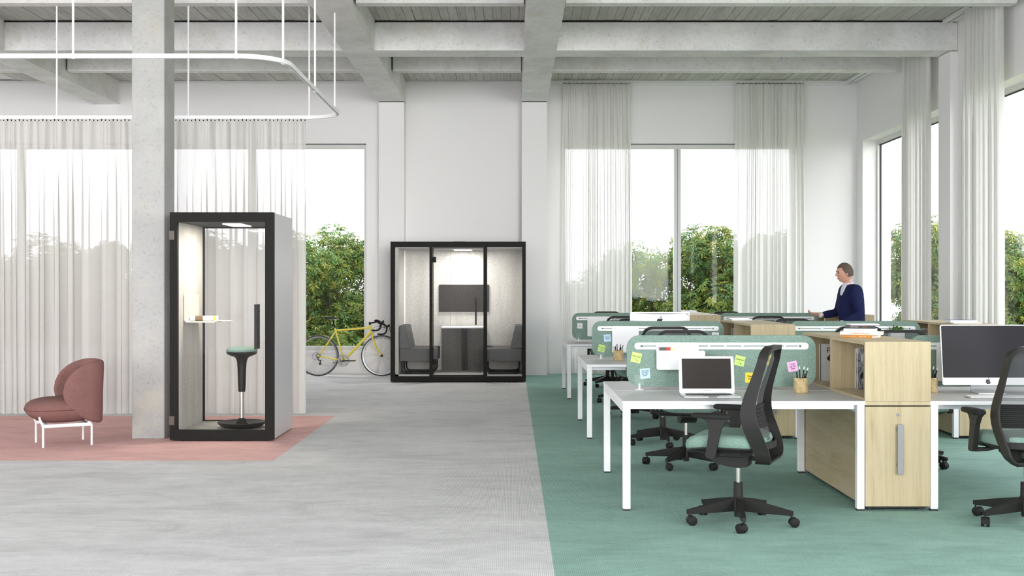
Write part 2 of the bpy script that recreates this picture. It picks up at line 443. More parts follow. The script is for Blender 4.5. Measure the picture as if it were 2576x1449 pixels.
# ceiling with individual boards
ceil = struct('ceiling', MB().box(XL-.3, XR+.5, YF, YB+.3, ZC+.03, ZC+.25), M['concrete_beam'])
bw = .115; nb = int((XR-(-8.6))/bw)
bmeshes = []
for k in range(4):
    bmeshes.append(MB().box(-bw/2+.0022, bw/2-.0022, 0, YB-10.5, 0, .03).mesh('board', M['board'], False))
for i in range(nb):
    o = link('board', bmeshes[i % 4], ceil, (XR-bw*(i+.5), 10.5, ZC+random.choice((0, .002, .005, .008))))
# beams
def beam(name, x0, x1, y0, y1, z0, z1, ch=0.0, mat='concrete_beam'):
    mb = MB()
    if ch:
        if (x1-x0) > (y1-y0): mb.prism([(y0, z1), (y0, z0+ch), (y0+ch*.7, z0), (y1-ch*.7, z0), (y1, z0+ch), (y1, z1)], 'x', x0, x1)
        else: mb.prism([(x0, z1), (x0, z0+ch), (x0+ch*.7, z0), (x1-ch*.7, z0), (x1, z0+ch), (x1, z1)], 'y', y0, y1)
    else: mb.box(x0, x1, y0, y1, z0, z1)
    o = struct(name, mb, M[mat]); return o
ZB = 4.653
LB = [(-2.266, -1.834), (.166, .596), (-7.22, -6.78)]
YM = (15.77, 16.20)
beam('beam_cross', XL, XR-.004, YM[0], YM[1], ZB, ZC)
for (a, b_) in LB:
    beam('beam_long', a, b_, YM[1]+.012, YB if a < -5 else 20.395, ZB, ZC)
    for (q0, q1) in ((9.0, 15.758),): beam('beam_long', a, b_, q0, q1, ZB, ZC)
bays = [(-13.0, -7.24), (-6.76, -2.286), (-1.814, .146), (.616, 5.84)]
for (ya, yb) in ((17.92, 18.11), (13.64, 13.83)):
    for (a, b_) in bays:
        beam('beam_rib', a+.01, b_-.01 if b_ < 5 else b_, ya, yb, 4.775, ZC, .02)
        MBj = MB().box(a, a+.008, ya+.01, yb-.01, 4.80, ZC)
        if b_ < 5: MBj.box(b_-.008, b_, ya+.01, yb-.01, 4.80, ZC)
        struct('beam_joint', MBj, M['joint'])
# dark shadow joint between main cross beam and slab
struct('beam_joint', MB().box(XL, XR-.02, YM[0]-.006, YM[0], ZC-.022, ZC), M['joint'])

# back wall with two window openings
OL = (-12.4, -2.52); OR_ = (.88, 4.86); ZS = .385; ZT = 3.977
wb = MB()
wb.box(XL, OL[0], YB, YB+.3, 0, ZC).box(OL[1], OR_[0], YB, YB+.3, 0, ZC).box(OR_[1], XR+.5, YB, YB+.3, 0, ZC)
for o_ in (OL, OR_): wb.box(o_[0], o_[1], YB, YB+.3, ZT, ZC).box(o_[0], o_[1], YB, YB+.3, 0, ZS)
struct('wall_back', wb, M['wall'])
for (a, b_) in LB[:2]:
    struct('pilaster', MB().box(a, b_, 20.07, YB, 0, ZB-.012), M['wall'])
    struct('pilaster_joint', MB().box(a+.004, b_-.004, 20.08, YB, ZB-.012, ZB), M['joint'])
struct('trim_1', MB().box(OL[0], -2.27, YB-.05, YB, ZC-.04, ZC), M['track'])
struct('trim_2', MB().box(.6, XR-.2, YB-.11, YB, ZC-.04, ZC-.002).box(.6, XR-.2, YB-.05, YB, ZC-.07, ZC-.04), M['track'])
def window_back(name, x0, x1, mull, ledge):
    r = link(name, None, None, ((x0+x1)/2, YB+.1, ZS)); r['kind'] = 'structure'
    cx = (x0+x1)/2; y0 = -.03; y1 = .06; H = ZT-ZS
    fr = MB(); a = x0-cx; b_ = x1-cx
    fr.box(a, a+.045, y0, y1, 0, H).box(b_-.045, b_, y0, y1, 0, H).box(a+.045, b_-.045, y0, y1, 0, .085).box(a+.045, b_-.045, y0, y1, H-.082, H)
    part('window_frame', fr, M['frame_grey'], r, smooth=False)
    part('sill', MB().box(a, b_, -.10, -.03, 0, .012), M['white'], r, smooth=False)
    part('shadow_gap', MB().box(a, b_, y0-.012, y0, H-.012, H), M['gasket'], r, smooth=False)
    edges = [a+.045]
    for m in mull:
        q = m-cx
        part('mullion', MB().box(q-.062, q-.004, y0-.01, y1, .085, H-.082).box(q+.004, q+.062, y0, y1, .085, H-.082).box(q-.004, q+.004, y0+.015, y1, .085, H-.082), M['frame_grey'], r, smooth=False)
        part('seal', MB().box(q-.003, q+.003, y0-.004, y0+.012, .085, H-.09), M['gasket'], r, smooth=False)
        edges += [q-.062, q+.062]
    edges.append(b_-.045)
    for i in range(0, len(edges), 2):
        part('pane', MB().box(edges[i]-.005, edges[i+1]+.005, .022, .027, .08, H-.078), M['glass'], r, smooth=False)
window_back('window_1', OL[0], OL[1], [-4.513, -6.515, -8.516, -10.517], .1)
window_back('window_2', OR_[0], OR_[1], [2.868], .1)

# right wall with windows
wins = [(16.42, 20.05), (11.85, 15.50), (7.5, 11.1), (3.1, 6.7), (-1.3, 2.3)]  # last three windows lie out of view, added to let daylight in
wr = MB(); ys = [YB+.3]
prev = YB+.3
for (a, b_) in wins:
    wr.box(XR, XR+.475, b_, prev, 0, ZC); wr.box(XR, XR+.475, a, b_, 3.983, ZC); wr.box(XR, XR+.475, a, b_, 0, .385); prev = a
wr.box(XR, XR+.475, YF, prev, 0, ZC)
struct('wall_right', wr, M['wall'])
struct('pilaster', MB().box(5.852, XR, YM[0], YM[1], 0, ZB-.01), M['wall'])
struct('pilaster', MB().box(5.852, XR, 11.35, 11.78, 0, ZB-.01), M['wall'])
for k, (a, b_) in enumerate(wins):
    r = link('window_%d' % (k+3), None, None, (6.24, (a+b_)/2, .385)); r['kind'] = 'structure'
    h = (b_-a)/2; H = 3.598
    part('window_frame', MB().box(-.05, .05, -h, -h+.06, 0, H).box(-.05, .05, h-.06, h, 0, H).box(-.05, .05, -h+.06, h-.06, 0, .07).box(-.05, .05, -h+.06, h-.06, H-.07, H), M['frame_grey'], r, smooth=False)
    part('seal', MB().box(-.012, .012, -h+.06, -h+.078, .07, H-.07).box(-.012, .012, h-.078, h-.06, .07, H-.07).box(-.012, .012, -h+.078, h-.078, H-.086, H-.07).box(-.012, .012, -h+.078, h-.078, .07, .086), M['gasket'], r, smooth=False)
    part('pane', MB().box(-.004, .004, -h+.075, h-.075, .083, H-.083), M['glass'], r, smooth=False)
# curtain track on the right wall
for (a, b_) in ((16.22, YB-.02), (11.79, 15.74)):
    struct('trim_3' if a > 16 else 'trim_4', MB().box(5.74, 5.80, a, b_, ZC-.035, ZC-.002).box(5.83, 5.86, a, b_, ZC-.035, ZC-.002).box(5.86, 5.95, a, b_, ZC-.02, ZC-.002), M['track'])
# concrete column
struct('column', MB().rbox(-3.730, -3.410, 11.58, 11.93, 0, ZC, .006, 1), M['concrete'])
struct('wall_left', MB().box(XL-.3, XL, 7.5, YB+.3, 0, ZC+.2), M['wall'])  # unseen wall, stopped short so sky light fills in from the left
# outdoors
struct('ground', MB().box(-40, 40, YB+.3, 60, -.3, -.12).box(XR+.475, 40, -10, YB+.3, -.3, -.12), M['grass'])

# ================================================================== PLANTING OUTSIDE
def make_shrub(seed, h, w, mats, n=520, stems=7):
    rnd = random.Random(seed)
    leaves = [MB(), MB(), MB()]; br = MB()
    blobs = []
    for k in range(13):
        a = rnd.uniform(0, 2*PI); rr = w*.42*math.sqrt(rnd.random()); zz = rnd.uniform(.12, .84)*h
        blobs.append((rr*math.cos(a), rr*math.sin(a), zz, rnd.uniform(.20, .34)*w*(1.05-.35*zz/h)))
    blobs.append((rnd.uniform(-.2, .2)*w, 0, h*.80, .2*w)); blobs.append((0, 0, h*.42, .42*w))
    for k in range(n):
        b = blobs[k % len(blobs)]
        d = Vector((rnd.gauss(0, 1), rnd.gauss(0, 1), rnd.gauss(0.15, .9))).normalized()
        c = Vector(b[:3])+d*b[3]*(.55+.5*rnd.random())
        if c.z < .05: c.z = .05+rnd.random()*.2
        ax = (d*.7+Vector((0, 0, .5))+Vector((rnd.gauss(0, .3), rnd.gauss(0, .3), 0))).normalized()
        t = ax.orthogonal().normalized(); q = ax.cross(t); ph = rnd.random()*6
        nl = rnd.randint(6, 9); mb = leaves[0 if rnd.random() < .55 else (1 if rnd.random() < .7 else 2)]
        for j in range(nl):
            an = ph+j*2*PI/nl+rnd.uniform(-.2, .2); L = rnd.uniform(.065, .120); wd = L*.15
            o = (t*math.cos(an)+q*math.sin(an)); dn = (o*.92-ax*rnd.uniform(.0, .55)).normalized(); sd = dn.cross(ax).normalized()
            p0 = c+dn*.012; p1 = c+dn*L*.6; p2 = c+dn*L
            mb.add([p0, p1+sd*wd+ax*.006, p2-ax*.01, p1-sd*wd+ax*.006], [(0, 1, 2), (0, 2, 3)])
    for k in range(stems):
        a = rnd.uniform(0, 2*PI); b = blobs[k % len(blobs)]
        p = [Vector((rnd.uniform(-.1, .1), rnd.uniform(-.1, .1), 0)), Vector((b[0]*.35, b[1]*.35, b[2]*.45)), Vector((b[0]*.8, b[1]*.8, b[2]*.85)), Vector(b[:3])+Vector((0, 0, b[3]*.7))]
        br.tube(smooth_path(p, 3), [.028-.0022*i for i in range(10)], 5)
        for j in range(4):
            s0 = p[1].lerp(p[2], rnd.random()); e = s0+Vector((rnd.gauss(0, .3), rnd.gauss(0, .3), .3+rnd.random()*.3))
            br.tube([s0, s0.lerp(e, .5)+Vector((0, 0, .05)), e], [.01, .008, .004], 4)
    ms = [leaves[i].mesh('foliage', mats[i], False) for i in range(3)]
    return br.mesh('stem', M['bark']), ms
lm = [M['leaf'], M['leaf_b'], M['leaf_y']]
protos = [make_shrub(3, 2.75, 2.3, lm, 4300), make_shrub(5, 2.75, 2.4, lm, 4300), make_shrub(9, 2.75, 2.2, lm, 4300), make_shrub(12, 2.75, 2.5, lm, 4300)]
def shrub(pr, x, y, s, sz, rz, label, grp='shrubs outside the windows'):
    r = thing('shrub', label, 'shrub', (x, y, -.12), rz, grp); r.scale = (s, s, sz)
    link('stem', pr[0], r)
    for k, m in enumerate(pr[1]):
        o = link('foliage', m, r); o['kind'] = 'stuff'
SH = [  # x, y, scale, height scale
    (-10.9, 24.3, 1.0, .86, 'lowest leafy shrub outside at the far left behind the long sheer curtain'),
    (-9.3, 24.0, 1.1, .96, 'leafy shrub second from the left behind the long sheer curtain'),
    (-7.7, 24.2, 1.1, 1.04, 'leafy shrub outside seen through the curtain left of the concrete column'),
    (-6.1, 24.0, 1.1, 1.05, 'leafy shrub outside seen behind the black single booth'),
    (-4.9, 24.3, 1.0, 1.01, 'leafy shrub outside right of the single booth behind the curtain edge'),
    (-3.7, 23.7, 1.1, 1.02, 'tall leafy shrub in the clear pane above the yellow bicycle'),
    (-2.4, 24.6, 1.0, .98, 'leafy shrub at the right end of the window over the bicycle handlebars'),
    (1.35, 24.6, .85, .66, 'lowest shrub behind the narrow gathered curtain left of the twin window'),
    (2.25, 24.8, .7, .92, 'slender shrub just right of the left gathered curtain'),
    (3.35, 24.0, 1.0, 1.02, 'bushy shrub directly behind the mullion of the twin window'),
    (4.5, 23.7, 1.1, 1.09, 'tallest bushy shrub in the right pane of the twin window'),
    (5.75, 24.2, 1.05, 1.05, 'shrub behind the right gathered curtain of the twin window'),
    (8.35, 24.0, .9, 1.12, 'narrow shrub seen beyond the bright jamb of the side window'),
    (9.7, 25.0, 1.0, .98, 'shrub seen between the side curtain and the white wall pier'),
    (9.0, 20.4, .95, 1.0, 'dark leafy shrub outside at the right edge of the picture'),
    (10.2, 21.6, 1.0, .95, 'second dark shrub outside the nearest side window')]
for i, (x, y, s, szz, lb) in enumerate(SH): shrub(protos[i % 4], x, y, s, szz, i*1.3, lb)

# ================================================================== CURTAINS
def curtain(name, label, p0, p1, z0, z1, folds, amp, mat, seed, narrow=.0, group=None, density=14, zt=20, loose=0.0):
    rnd = random.Random(seed); p0 = Vector(p0); p1 = Vector(p1); d = (p1-p0); L = d.length; d.normalize(); nrm = Vector((-d.y, d.x, 0))
    n = int(folds*density)
    ph = [0.0]; am = [1.0]; wob = [rnd.uniform(-1, 1) for _ in range(200)]
    def sm(t): i = int(t) % 199; f = t-int(t); f = f*f*(3-2*f); return wob[i]*(1-f)+wob[i+1]*f
    base = Vector(((p0.x+p1.x)/2, (p0.y+p1.y)/2, 0))
    def fn(i, j):
        u = i/(n-1); v = j/(zt-1); v = v**1.25     # v 0 top .. 1 bottom
        w = u+.012*sm(u*folds*.7+3)
        warp = u*folds+.42*sm(u*folds*.45)+loose*.16*v*sm(u*folds*.6+40)
        a = amp*(.55+.45*min(1, v*3.5))*(.75+.55*abs(sm(u*folds*.8+9)))
        y = a*(math.sin(2*PI*warp)+.35*math.sin(2*PI*warp*1.9+2.0*sm(u*5))+(.5*(1-min(1, v*4)))*math.sin(2*PI*warp*2.7))
        x = u*L+a*.55*math.sin(4*PI*warp)*min(1, .3+v*2)
        x = L/2+(x-L/2)*(1-narrow*(1-min(1, v*1.8)))
        q = p0+d*x+nrm*y
        return (q.x-base.x, q.y-base.y, z1+(z0-z1)*v)
    mb = MB().grid(fn, n, zt)
    r = thing(name, label, 'curtain', (base.x, base.y, 0), 0, group)
    part('cloth', mb, mat, r, ang=180)
    hd = MB()
    for i in range(n-1):
        u = i/(n-1); q = p0+d*(L/2+(u*L-L/2)*(1-narrow))
        if i % 5 == 0: hd.box(q.x-base.x-.005, q.x-base.x+.005, q.y-base.y-.005, q.y-base.y+.005, z1+.002, z1+.014+.006*(i % 3))
    part('hooks', hd, M['joint'], r, smooth=False, kind='stuff')
    return r
curtain('sheer_curtain', 'long white sheer curtain hanging from the suspended oval rail', (-8.0, 13.8, 0), (-2.41, 13.8, 0), .012, 3.43, 34, .046, M['sheer'], 4, 0, density=18, loose=1.0)
curtain('sheer_curtain', 'gathered sheer curtain left of the twin window by the white pilaster', (X(1413, 20.25), 20.25, 0), (X(1590, 20.25), 20.25, 0), .02, ZC-.075, 13, .030, M['sheer_back'], 8, .035, density=18)
curtain('sheer_curtain', 'gathered sheer curtain on the right half of the twin window', (X(1849, 20.25), 20.25, 0), (X(2026, 20.25), 20.25, 0), .02, ZC-.075, 13, .030, M['sheer_back'], 15, .04, density=18)
curtain('sheer_curtain', 'gathered curtain on the side window just behind the side pilaster', (5.80, 17.45, 0), (5.80, 16.36, 0), .02, ZC-.04, 8, .05, M['sheer_dense'], 21, .0, density=16)
curtain('sheer_curtain', 'widest gathered curtain nearest the right edge, in front of the side pilaster', (5.78, 15.12, 0), (5.78, 13.90, 0), .02, ZC-.04, 9, .05, M['sheer_dense'], 27, .02, density=16)

# suspended oval rail
rail = thing('curtain_rail', 'white oval curtain rail hung from the ceiling on thin rods', 'curtain rail', (-5.0, 12, 3.457))
def ring_path(x0, x1, y0, y1, r, n=10):
    pts = []
    for (cx, cyy, a0) in ((x1-r, y0+r, -90), (x1-r, y1-r, 0), (x0+r, y1-r, 90), (x0+r, y0+r, 180)):
        for k in range(n+1):
            a = R(a0+90*k/n); pts.append((cx+r*math.cos(a), cyy+r*math.sin(a)))
    return pts
rp = ring_path(-8.6, -1.98, 10.16, 13.8, .40)
rings = []
for i, (x, y) in enumerate(rp):
    a = Vector(rp[i-1]); b_ = Vector(rp[(i+1) % len(rp)]); dd = (b_-a).normalized(); nn = Vector((dd.y, -dd.x))
    f = lambda o, z: (x+nn.x*o+5.0, y+nn.y*o-12, z)
    rings.append([f(.014, 0), f(.014, .038), f(-.014, .038), f(-.014, 0), f(-.006, 0), f(-.006, .012), f(.006, .012), f(.006, 0)])
part('rail', MB().strip(rings), M['white'], rail, ang=30)
for (x, y) in [(X(143, 13.8), 13.8), (X(474, 13.8), 13.8), (X(778, 13.8), 13.8), (-6.7, 13.8), (X(184, 10.16), 10.16), (X(594, 10.16), 10.16), (-5.2, 10.16), (-6.6, 10.16), (-2.02, 10.42), (-1.985, 11.9), (-2.045, 13.62)]:
    top = ZC if not (-2.27 < x < -1.83) else ZB
    o = part('rod', MB().cyl((0, 0, .036), (0, 0, top-3.457), .0105, 8), M['white'], rail); o.location = (x+5, y-12, 0)
    part('bracket', MB().lathe([(.018, -.004), (.018, .042)], 10), M['white'], o)

# ================================================================== SINGLE PHONE BOOTH
bx0, bx1, by0, by1 = -3.305, -2.303, 11.40, 12.39; bh = 2.211
ph = thing('phone_booth', 'black framed single booth with one stool beside the concrete column', 'phone booth', ((bx0+bx1)/2, (by0+by1)/2, 0))
hx = (bx1-bx0)/2; hy = (by1-by0)/2
part('front_frame', MB().box(-hx, -hx+.070, -hy, -hy+.06, .012, bh).box(hx-.082, hx, -hy, -hy+.06, .012, bh).box(-hx+.07, hx-.082, -hy, -hy+.06, bh-.093, bh).box(-hx+.07, hx-.082, -hy, -hy+.06, .012, .108), M['black'], ph, smooth=False)
part('foot', MB().cyl((-hx+.1, -hy+.08, 0), (-hx+.1, -hy+.08, .014), .02).cyl((hx-.1, -hy+.08, 0), (hx-.1, -hy+.08, .014), .02).cyl((hx-.1, hy-.08, 0), (hx-.1, hy-.08, .014), .02).cyl((-hx+.1, hy-.08, 0), (-hx+.1, hy-.08, .014), .02).cyl((0, -hy+.05, 0), (0, -hy+.05, .014), .02), M['foot'], ph, kind='stuff')
part('side_panel', MB().rbox(hx-.022, hx, -hy+.06, hy-.012, .016, bh-.004, .004, 1), M['booth_side'], ph, 'pale grey outer side panel', smooth=False)
part('side_panel', MB().rbox(-hx, -hx+.022, -hy+.06, hy-.012, .016, bh-.004, .004, 1), M['booth_side'], ph, 'pale grey outer side panel', smooth=False)
part('roof', MB().box(-hx+.01, hx-.01, -hy+.06, hy-.01, 2.125, bh-.005), M['black'], ph, smooth=False)
part('ceiling_panel', MB().box(-hx+.022, hx-.022, -hy+.061, hy-.03, 2.118, 2.125), M['black'], ph, smooth=False)
part('floor_panel', MB().box(-hx+.022, hx-.022, -hy+.061, hy-.03, .02, .085), M['felt'], ph, 'pale felt floor', smooth=False)
part('inner_wall', MB().box(-hx+.023, -hx+.066, -hy+.061, hy-.03, .085, 2.118), M['felt'], ph, 'light felt lining lit by the lamp', smooth=False)
part('inner_wall', MB().box(hx-.066, hx-.023, -hy+.061, hy-.03, .085, 2.118), M['felt'], ph, smooth=False)
part('back_frame', MB().box(-hx+.012, -hx+.084, hy-.03, hy, .016, bh-.008).box(hx-.084, hx-.004, hy-.03, hy, .016, bh-.008).box(-hx+.084, hx-.084, hy-.03, hy, .016, .097).box(-hx+.084, hx-.084, hy-.03, hy, 2.105, bh-.008), M['black'], ph, smooth=False)
part('back_glass', MB().box(-hx+.08, hx-.08, hy-.018, hy-.010, .09, 2.11), M['glass'], ph, smooth=False)
dr = part('door_glass', MB().box(-hx+.068, hx-.080, -hy+.022, -hy+.030, .105, bh-.09), M['glass'], ph, smooth=False)
for z in (1.99, .20): part('hinge', MB().rbox(-hx-.006, -hx+.046, -hy-.006, -hy+.012, z-.045, z+.043, .002, 1), M['brown'], ph, 'brown hinge plate', smooth=False)
hxp = -2.467-(bx0+bx1)/2
hd = MB()
for (yy, q) in ((-hy-.035, 0), (-hy+.085, 0)): hd.box(hxp-.013, hxp+.013, yy-.008, yy+.008, .89, 1.322)
for z in (.955, 1.26): hd.cyl((hxp, -hy-.035, z), (hxp, -hy+.085, z), .009, 10)
part('handle', hd, M['black_plastic'], dr, 'black double pull handle')
lmx = X(594, 11.85)-(bx0+bx1)/2
lp = part('ceiling_lamp', MB().box(lmx-.09, lmx+.09, -.24, .24, 2.108, 2.119), M['lamp_panel'], ph, 'warm lit square lamp', smooth=False)
la = area('booth_lamp', ((bx0+bx1)/2+lmx, 11.88, 2.10), (0, 0, 0), .18, .46, 13, (1, .93, .83)); la.parent = None
# wall shelf
sx0 = -3.235-(bx0+bx1)/2
pts = [(sx0, 1.415), (sx0+.008, 1.415), (sx0+.008, 1.175)]+[(sx0+.034-.026*math.cos(R(a)), 1.175-.026*math.sin(R(a))) for a in range(15, 91, 15)]+[(sx0+.302, 1.149), (sx0+.302, 1.138), (sx0+.034, 1.138)]+[(sx0+.034-.034*math.cos(R(a)), 1.175-.037*math.sin(R(a))) for a in range(75, -1, -15)]
part('shelf', MB().prism(pts, 'y', -.26, .29), M['shelf_paint'], ph, 'white folded sheet shelf on the side wall', ang=25)
mg = thing('magazine', 'rolled colourful magazine lying on the white shelf in the single booth', 'magazine', (-3.07, 11.80, 1.176))
part('roll', MB().cyl((-.145, 0, 0), (.13, .03, 0), .026, 18), M['cover_white'], mg)
part('print', MB().tube([(-.095, .0055, 0), (-.02, .0135, 0)], .0266, 18, cap=False), M['cover_brown'], mg)
part('print', MB().tube([(.08, .0244, 0), (.105, .0271, 0)], .0266, 18, cap=False), M['note_yellow'], mg)
part('end_hole', MB().cyl((.1295, .03, 0), (.132, .0303, 0), .011, 12), M['joint'], mg)
part('loose_page', MB().rbox(.10, .26, -.03, .10, -.026, -.020, .001, 1), M['paper'], mg)

# stool inside
st = thing('stool', 'black wobble stool with green cushion inside the single booth', 'stool', (-2.70, 11.80, .085))
part('base', MB().lathe([(.05, .0), (.14, .004), (.20, .018), (.232, .042), (.24, .056), (.232, .062), (.20, .052), (.13, .034), (.07, .034), (.05, .05), (.038, .085), (.022, .098)], 40, (0, 0, 0)), M['black_plastic'], st)
part('gas_lift', MB().cyl((0, 0, .09), (0, 0, .37), .0225, 20), M['chrome'], st, 'chrome column')
part('stem', MB().lathe([(.034, .36), (.037, .42), (.043, .60), (.048, .66), (.060, .695), (.10, .725)], 28), M['black_plastic'], st)
part('seat_shell', MB().lathe([(.05, .705), (.10, .715), (.142, .735), (.153, .755), (.150, .762)], 40), M['black_plastic'], st)
part('cushion', MB().lathe([(.145, .758), (.154, .768), (.152, .785), (.135, .800), (.08, .808), (.02, .809)], 40), M['seat_fabric'], st, 'green fabric cushion')

# ================================================================== MEETING BOOTH
mx0, mx1, my0, my1 = -1.904, .2165, 18.5, 19.68; mh = 2.208; mc = (mx0+mx1)/2; hy = (my1-my0)/2; my = (my0+my1)/2
mbth = thing('meeting_booth', 'wide black framed meeting booth with glass front between the two pilasters', 'meeting booth', (mc, my, 0))
A = lambda x: x-mc
Fq = MB()
Fq.box(A(mx0), A(-1.838), -hy, -hy+.07, .012, mh).box(A(.159), A(mx1), -hy, -hy+.07, .012, mh)
Fq.box(A(-1.838), A(.159), -hy, -hy+.07, 2.125, mh).box(A(-1.838), A(.159), -hy, -hy+.07, .012, .093)
Fq.box(A(-1.294), A(-1.250), -hy, -hy+.06, .093, 2.125).box(A(-.442), A(-.390), -hy, -hy+.06, .093, 2.125)
part('front_frame', Fq, M['black'], mbth, smooth=False)
df = MB().box(A(-1.244), A(-1.233), -hy+.005, -hy+.05, .10, 2.115).box(A(-.448), A(-.443), -hy+.005, -hy+.05, .10, 2.115).box(A(-1.233), A(-.448), -hy+.005, -hy+.05, .10, .116).box(A(-1.233), A(-.448), -hy+.005, -hy+.05, 2.103, 2.115)
dm = part('door_frame', df, M['black'], mbth, smooth=False)
part('door_glass', MB().box(A(-1.235), A(-.446), -hy+.02, -hy+.028, .112, 2.106), M['glass'], mbth, smooth=False)
part('glass', MB().box(A(-1.84), A(-1.292), -hy+.02, -hy+.028, .09, 2.128), M['glass'], mbth, smooth=False)
part('glass', MB().box(A(-.392), A(.161), -hy+.02, -hy+.028, .09, 2.128), M['glass'], mbth, smooth=False)
for z in (1.925, .32): part('hinge', MB().box(A(-1.248), A(-1.190), -hy+.008, -hy+.04, z-.043, z+.043), M['black'], dm, smooth=False)
part('handle', MB().box(A(-.578), A(-.552), -hy-.045, -hy-.03, .90, 1.325).cyl((A(-.565), -hy-.04, .98), (A(-.565), -hy+.02, .98), .008).cyl((A(-.565), -hy-.04, 1.25), (A(-.565), -hy+.02, 1.25), .008), M['black_plastic'], dm, smooth=False)
part('side_panel', MB().box(A(mx0), A(mx0)+.025, -hy+.07, hy, .012, mh), M['booth_side'], mbth, smooth=False)
part('side_panel', MB().box(A(mx1)-.025, A(mx1), -hy+.07, hy, .012, mh), M['booth_side'], mbth, smooth=False)
part('inner_wall', MB().box(A(mx0)+.025, A(-1.785), -hy+.071, hy-.12, .02, 2.105), M['felt'], mbth, 'pale side lining', smooth=False)
part('inner_wall', MB().box(A(.165), A(mx1)-.025, -hy+.071, hy-.12, .02, 2.105), M['felt'], mbth, smooth=False)
part('corner_strip', MB().box(A(-1.785), A(-1.765), hy-.14, hy-.121, .12, 2.105), M['white'], mbth, smooth=False)
bwl = MB().box(A(mx0)+.025, A(-1.025), hy-.12, hy, .02, mh-.05).box(A(-1.022), A(mx1)-.025, hy-.12, hy, .02, mh-.05)
part('back_wall', bwl, M['felt'], mbth, 'light felt back wall', smooth=False)
part('lower_panel', MB().box(A(-1.165), A(-.43), hy-.15, hy-.121, .12, .845), M['felt_dark'], mbth, 'dark felt panel under the table', smooth=False)
part('ceiling_panel', MB().box(A(mx0)+.025, A(mx1)-.025, -hy+.071, hy-.12, 2.105, mh-.01), M['cover_grey'], mbth, smooth=False)
part('floor_panel', MB().box(A(mx0)+.025, A(mx1)-.025, -hy+.071, hy-.12, .02, .12), M['laminate'], mbth, 'pale floor', smooth=False)
lq = part('ceiling_lamp', MB().box(A(-.93), A(-.66), -.28, .22, 2.094, 2.104), M['lamp_panel_w'], mbth, 'lit white lamp panel', smooth=False)
part('lamp_frame', MB().box(A(-.95), A(-.93), -.30, .24, 2.090, 2.105).box(A(-.66), A(-.64), -.30, .24, 2.090, 2.105).box(A(-.93), A(-.66), -.30, -.28, 2.090, 2.105).box(A(-.93), A(-.66), .22, .24, 2.090, 2.105), M['white'], lq, smooth=False)
area('booth_lamp', (-.795, my-.03, 2.085), (0, 0, 0), .27, .5, 14, (1, .975, .94))
part('roof_vent', MB().rbox(A(-.93), A(-.74), -.35, -.1, mh, mh+.012, .004, 1), M['black'], mbth)
tb = thing('meeting_table', 'white topped table on a black post inside the meeting booth', 'table', (-.78, 19.2, .12))
part('tabletop', MB().rbox(-.36, .36, -.20, .32, .712, .735, .004, 1), M['white'], tb)
part('post', MB().box(-.042, -.010, .24, .29, 0, .712).box(.010, .042, .24, .29, 0, .712).box(-.01, .01, .26, .28, 0, .712), M['black_plastic'], tb, smooth=False)
tv = thing('wall_display', 'switched off flat display on the back wall of the meeting booth', 'display', (-.795, 19.545, 1.31))
part('casing', MB().rbox(-.412, .412, -.018, .012, -.226, .226, .004, 1), M['black'], tv)
part('display_face', MB().box(-.405, .405, -.0195, -.0185, -.219, .219), M['screen_off'], tv, smooth=False)
part('bracket', MB().box(-.30, .30, .012, .019, -.10, .10), M['steel'], tv, smooth=False)
def bench(x0, x1, side, label):
    w = x1-x0; cx = (x0+x1)/2
    r = thing('bench', label, 'bench', (cx, 19.08, .12), 0, 'charcoal benches inside the meeting booth')
    part('seat', MB().rbox(-w/2, w/2, -.47, .44, .205, .405, .012, 2), M['grey_fabric'], r)
    s = -1 if side == 'l' else 1
    p = [(s*w/2, .408), (s*w/2, .765), (s*(w/2-.10), .765), (s*(w/2-.175), .408)]
    part('backrest', MB().prism(p, 'y', -.47, .44), M['grey_fabric'], r, smooth=False)
    part('seam', MB().prism([(s*w/2, .768), (s*(w/2-.101), .768), (s*(w/2-.178), .408), (s*(w/2-.170), .408)], 'y', -.018, -.012), M['black_soft'], r, smooth=False)
    for yy in (-.40, 0, .38):
        pth = smooth_path([(-w/2+.04, yy, .20), (-w/2+.04, yy, .07), (-w/2+.06, yy, .025), (-w/2+.11, yy, .010), (w/2-.11, yy, .010), (w/2-.06, yy, .025), (w/2-.04, yy, .07), (w/2-.04, yy, .20)], 3)
        part('leg', MB().tube(pth, .010, 8), M['black_plastic'], r)
    return r
bench(-1.775, -1.19, 'l', 'charcoal upholstered bench on the left side of the meeting booth')
bench(-.43, .155, 'r', 'charcoal upholstered bench on the right side of the meeting booth')

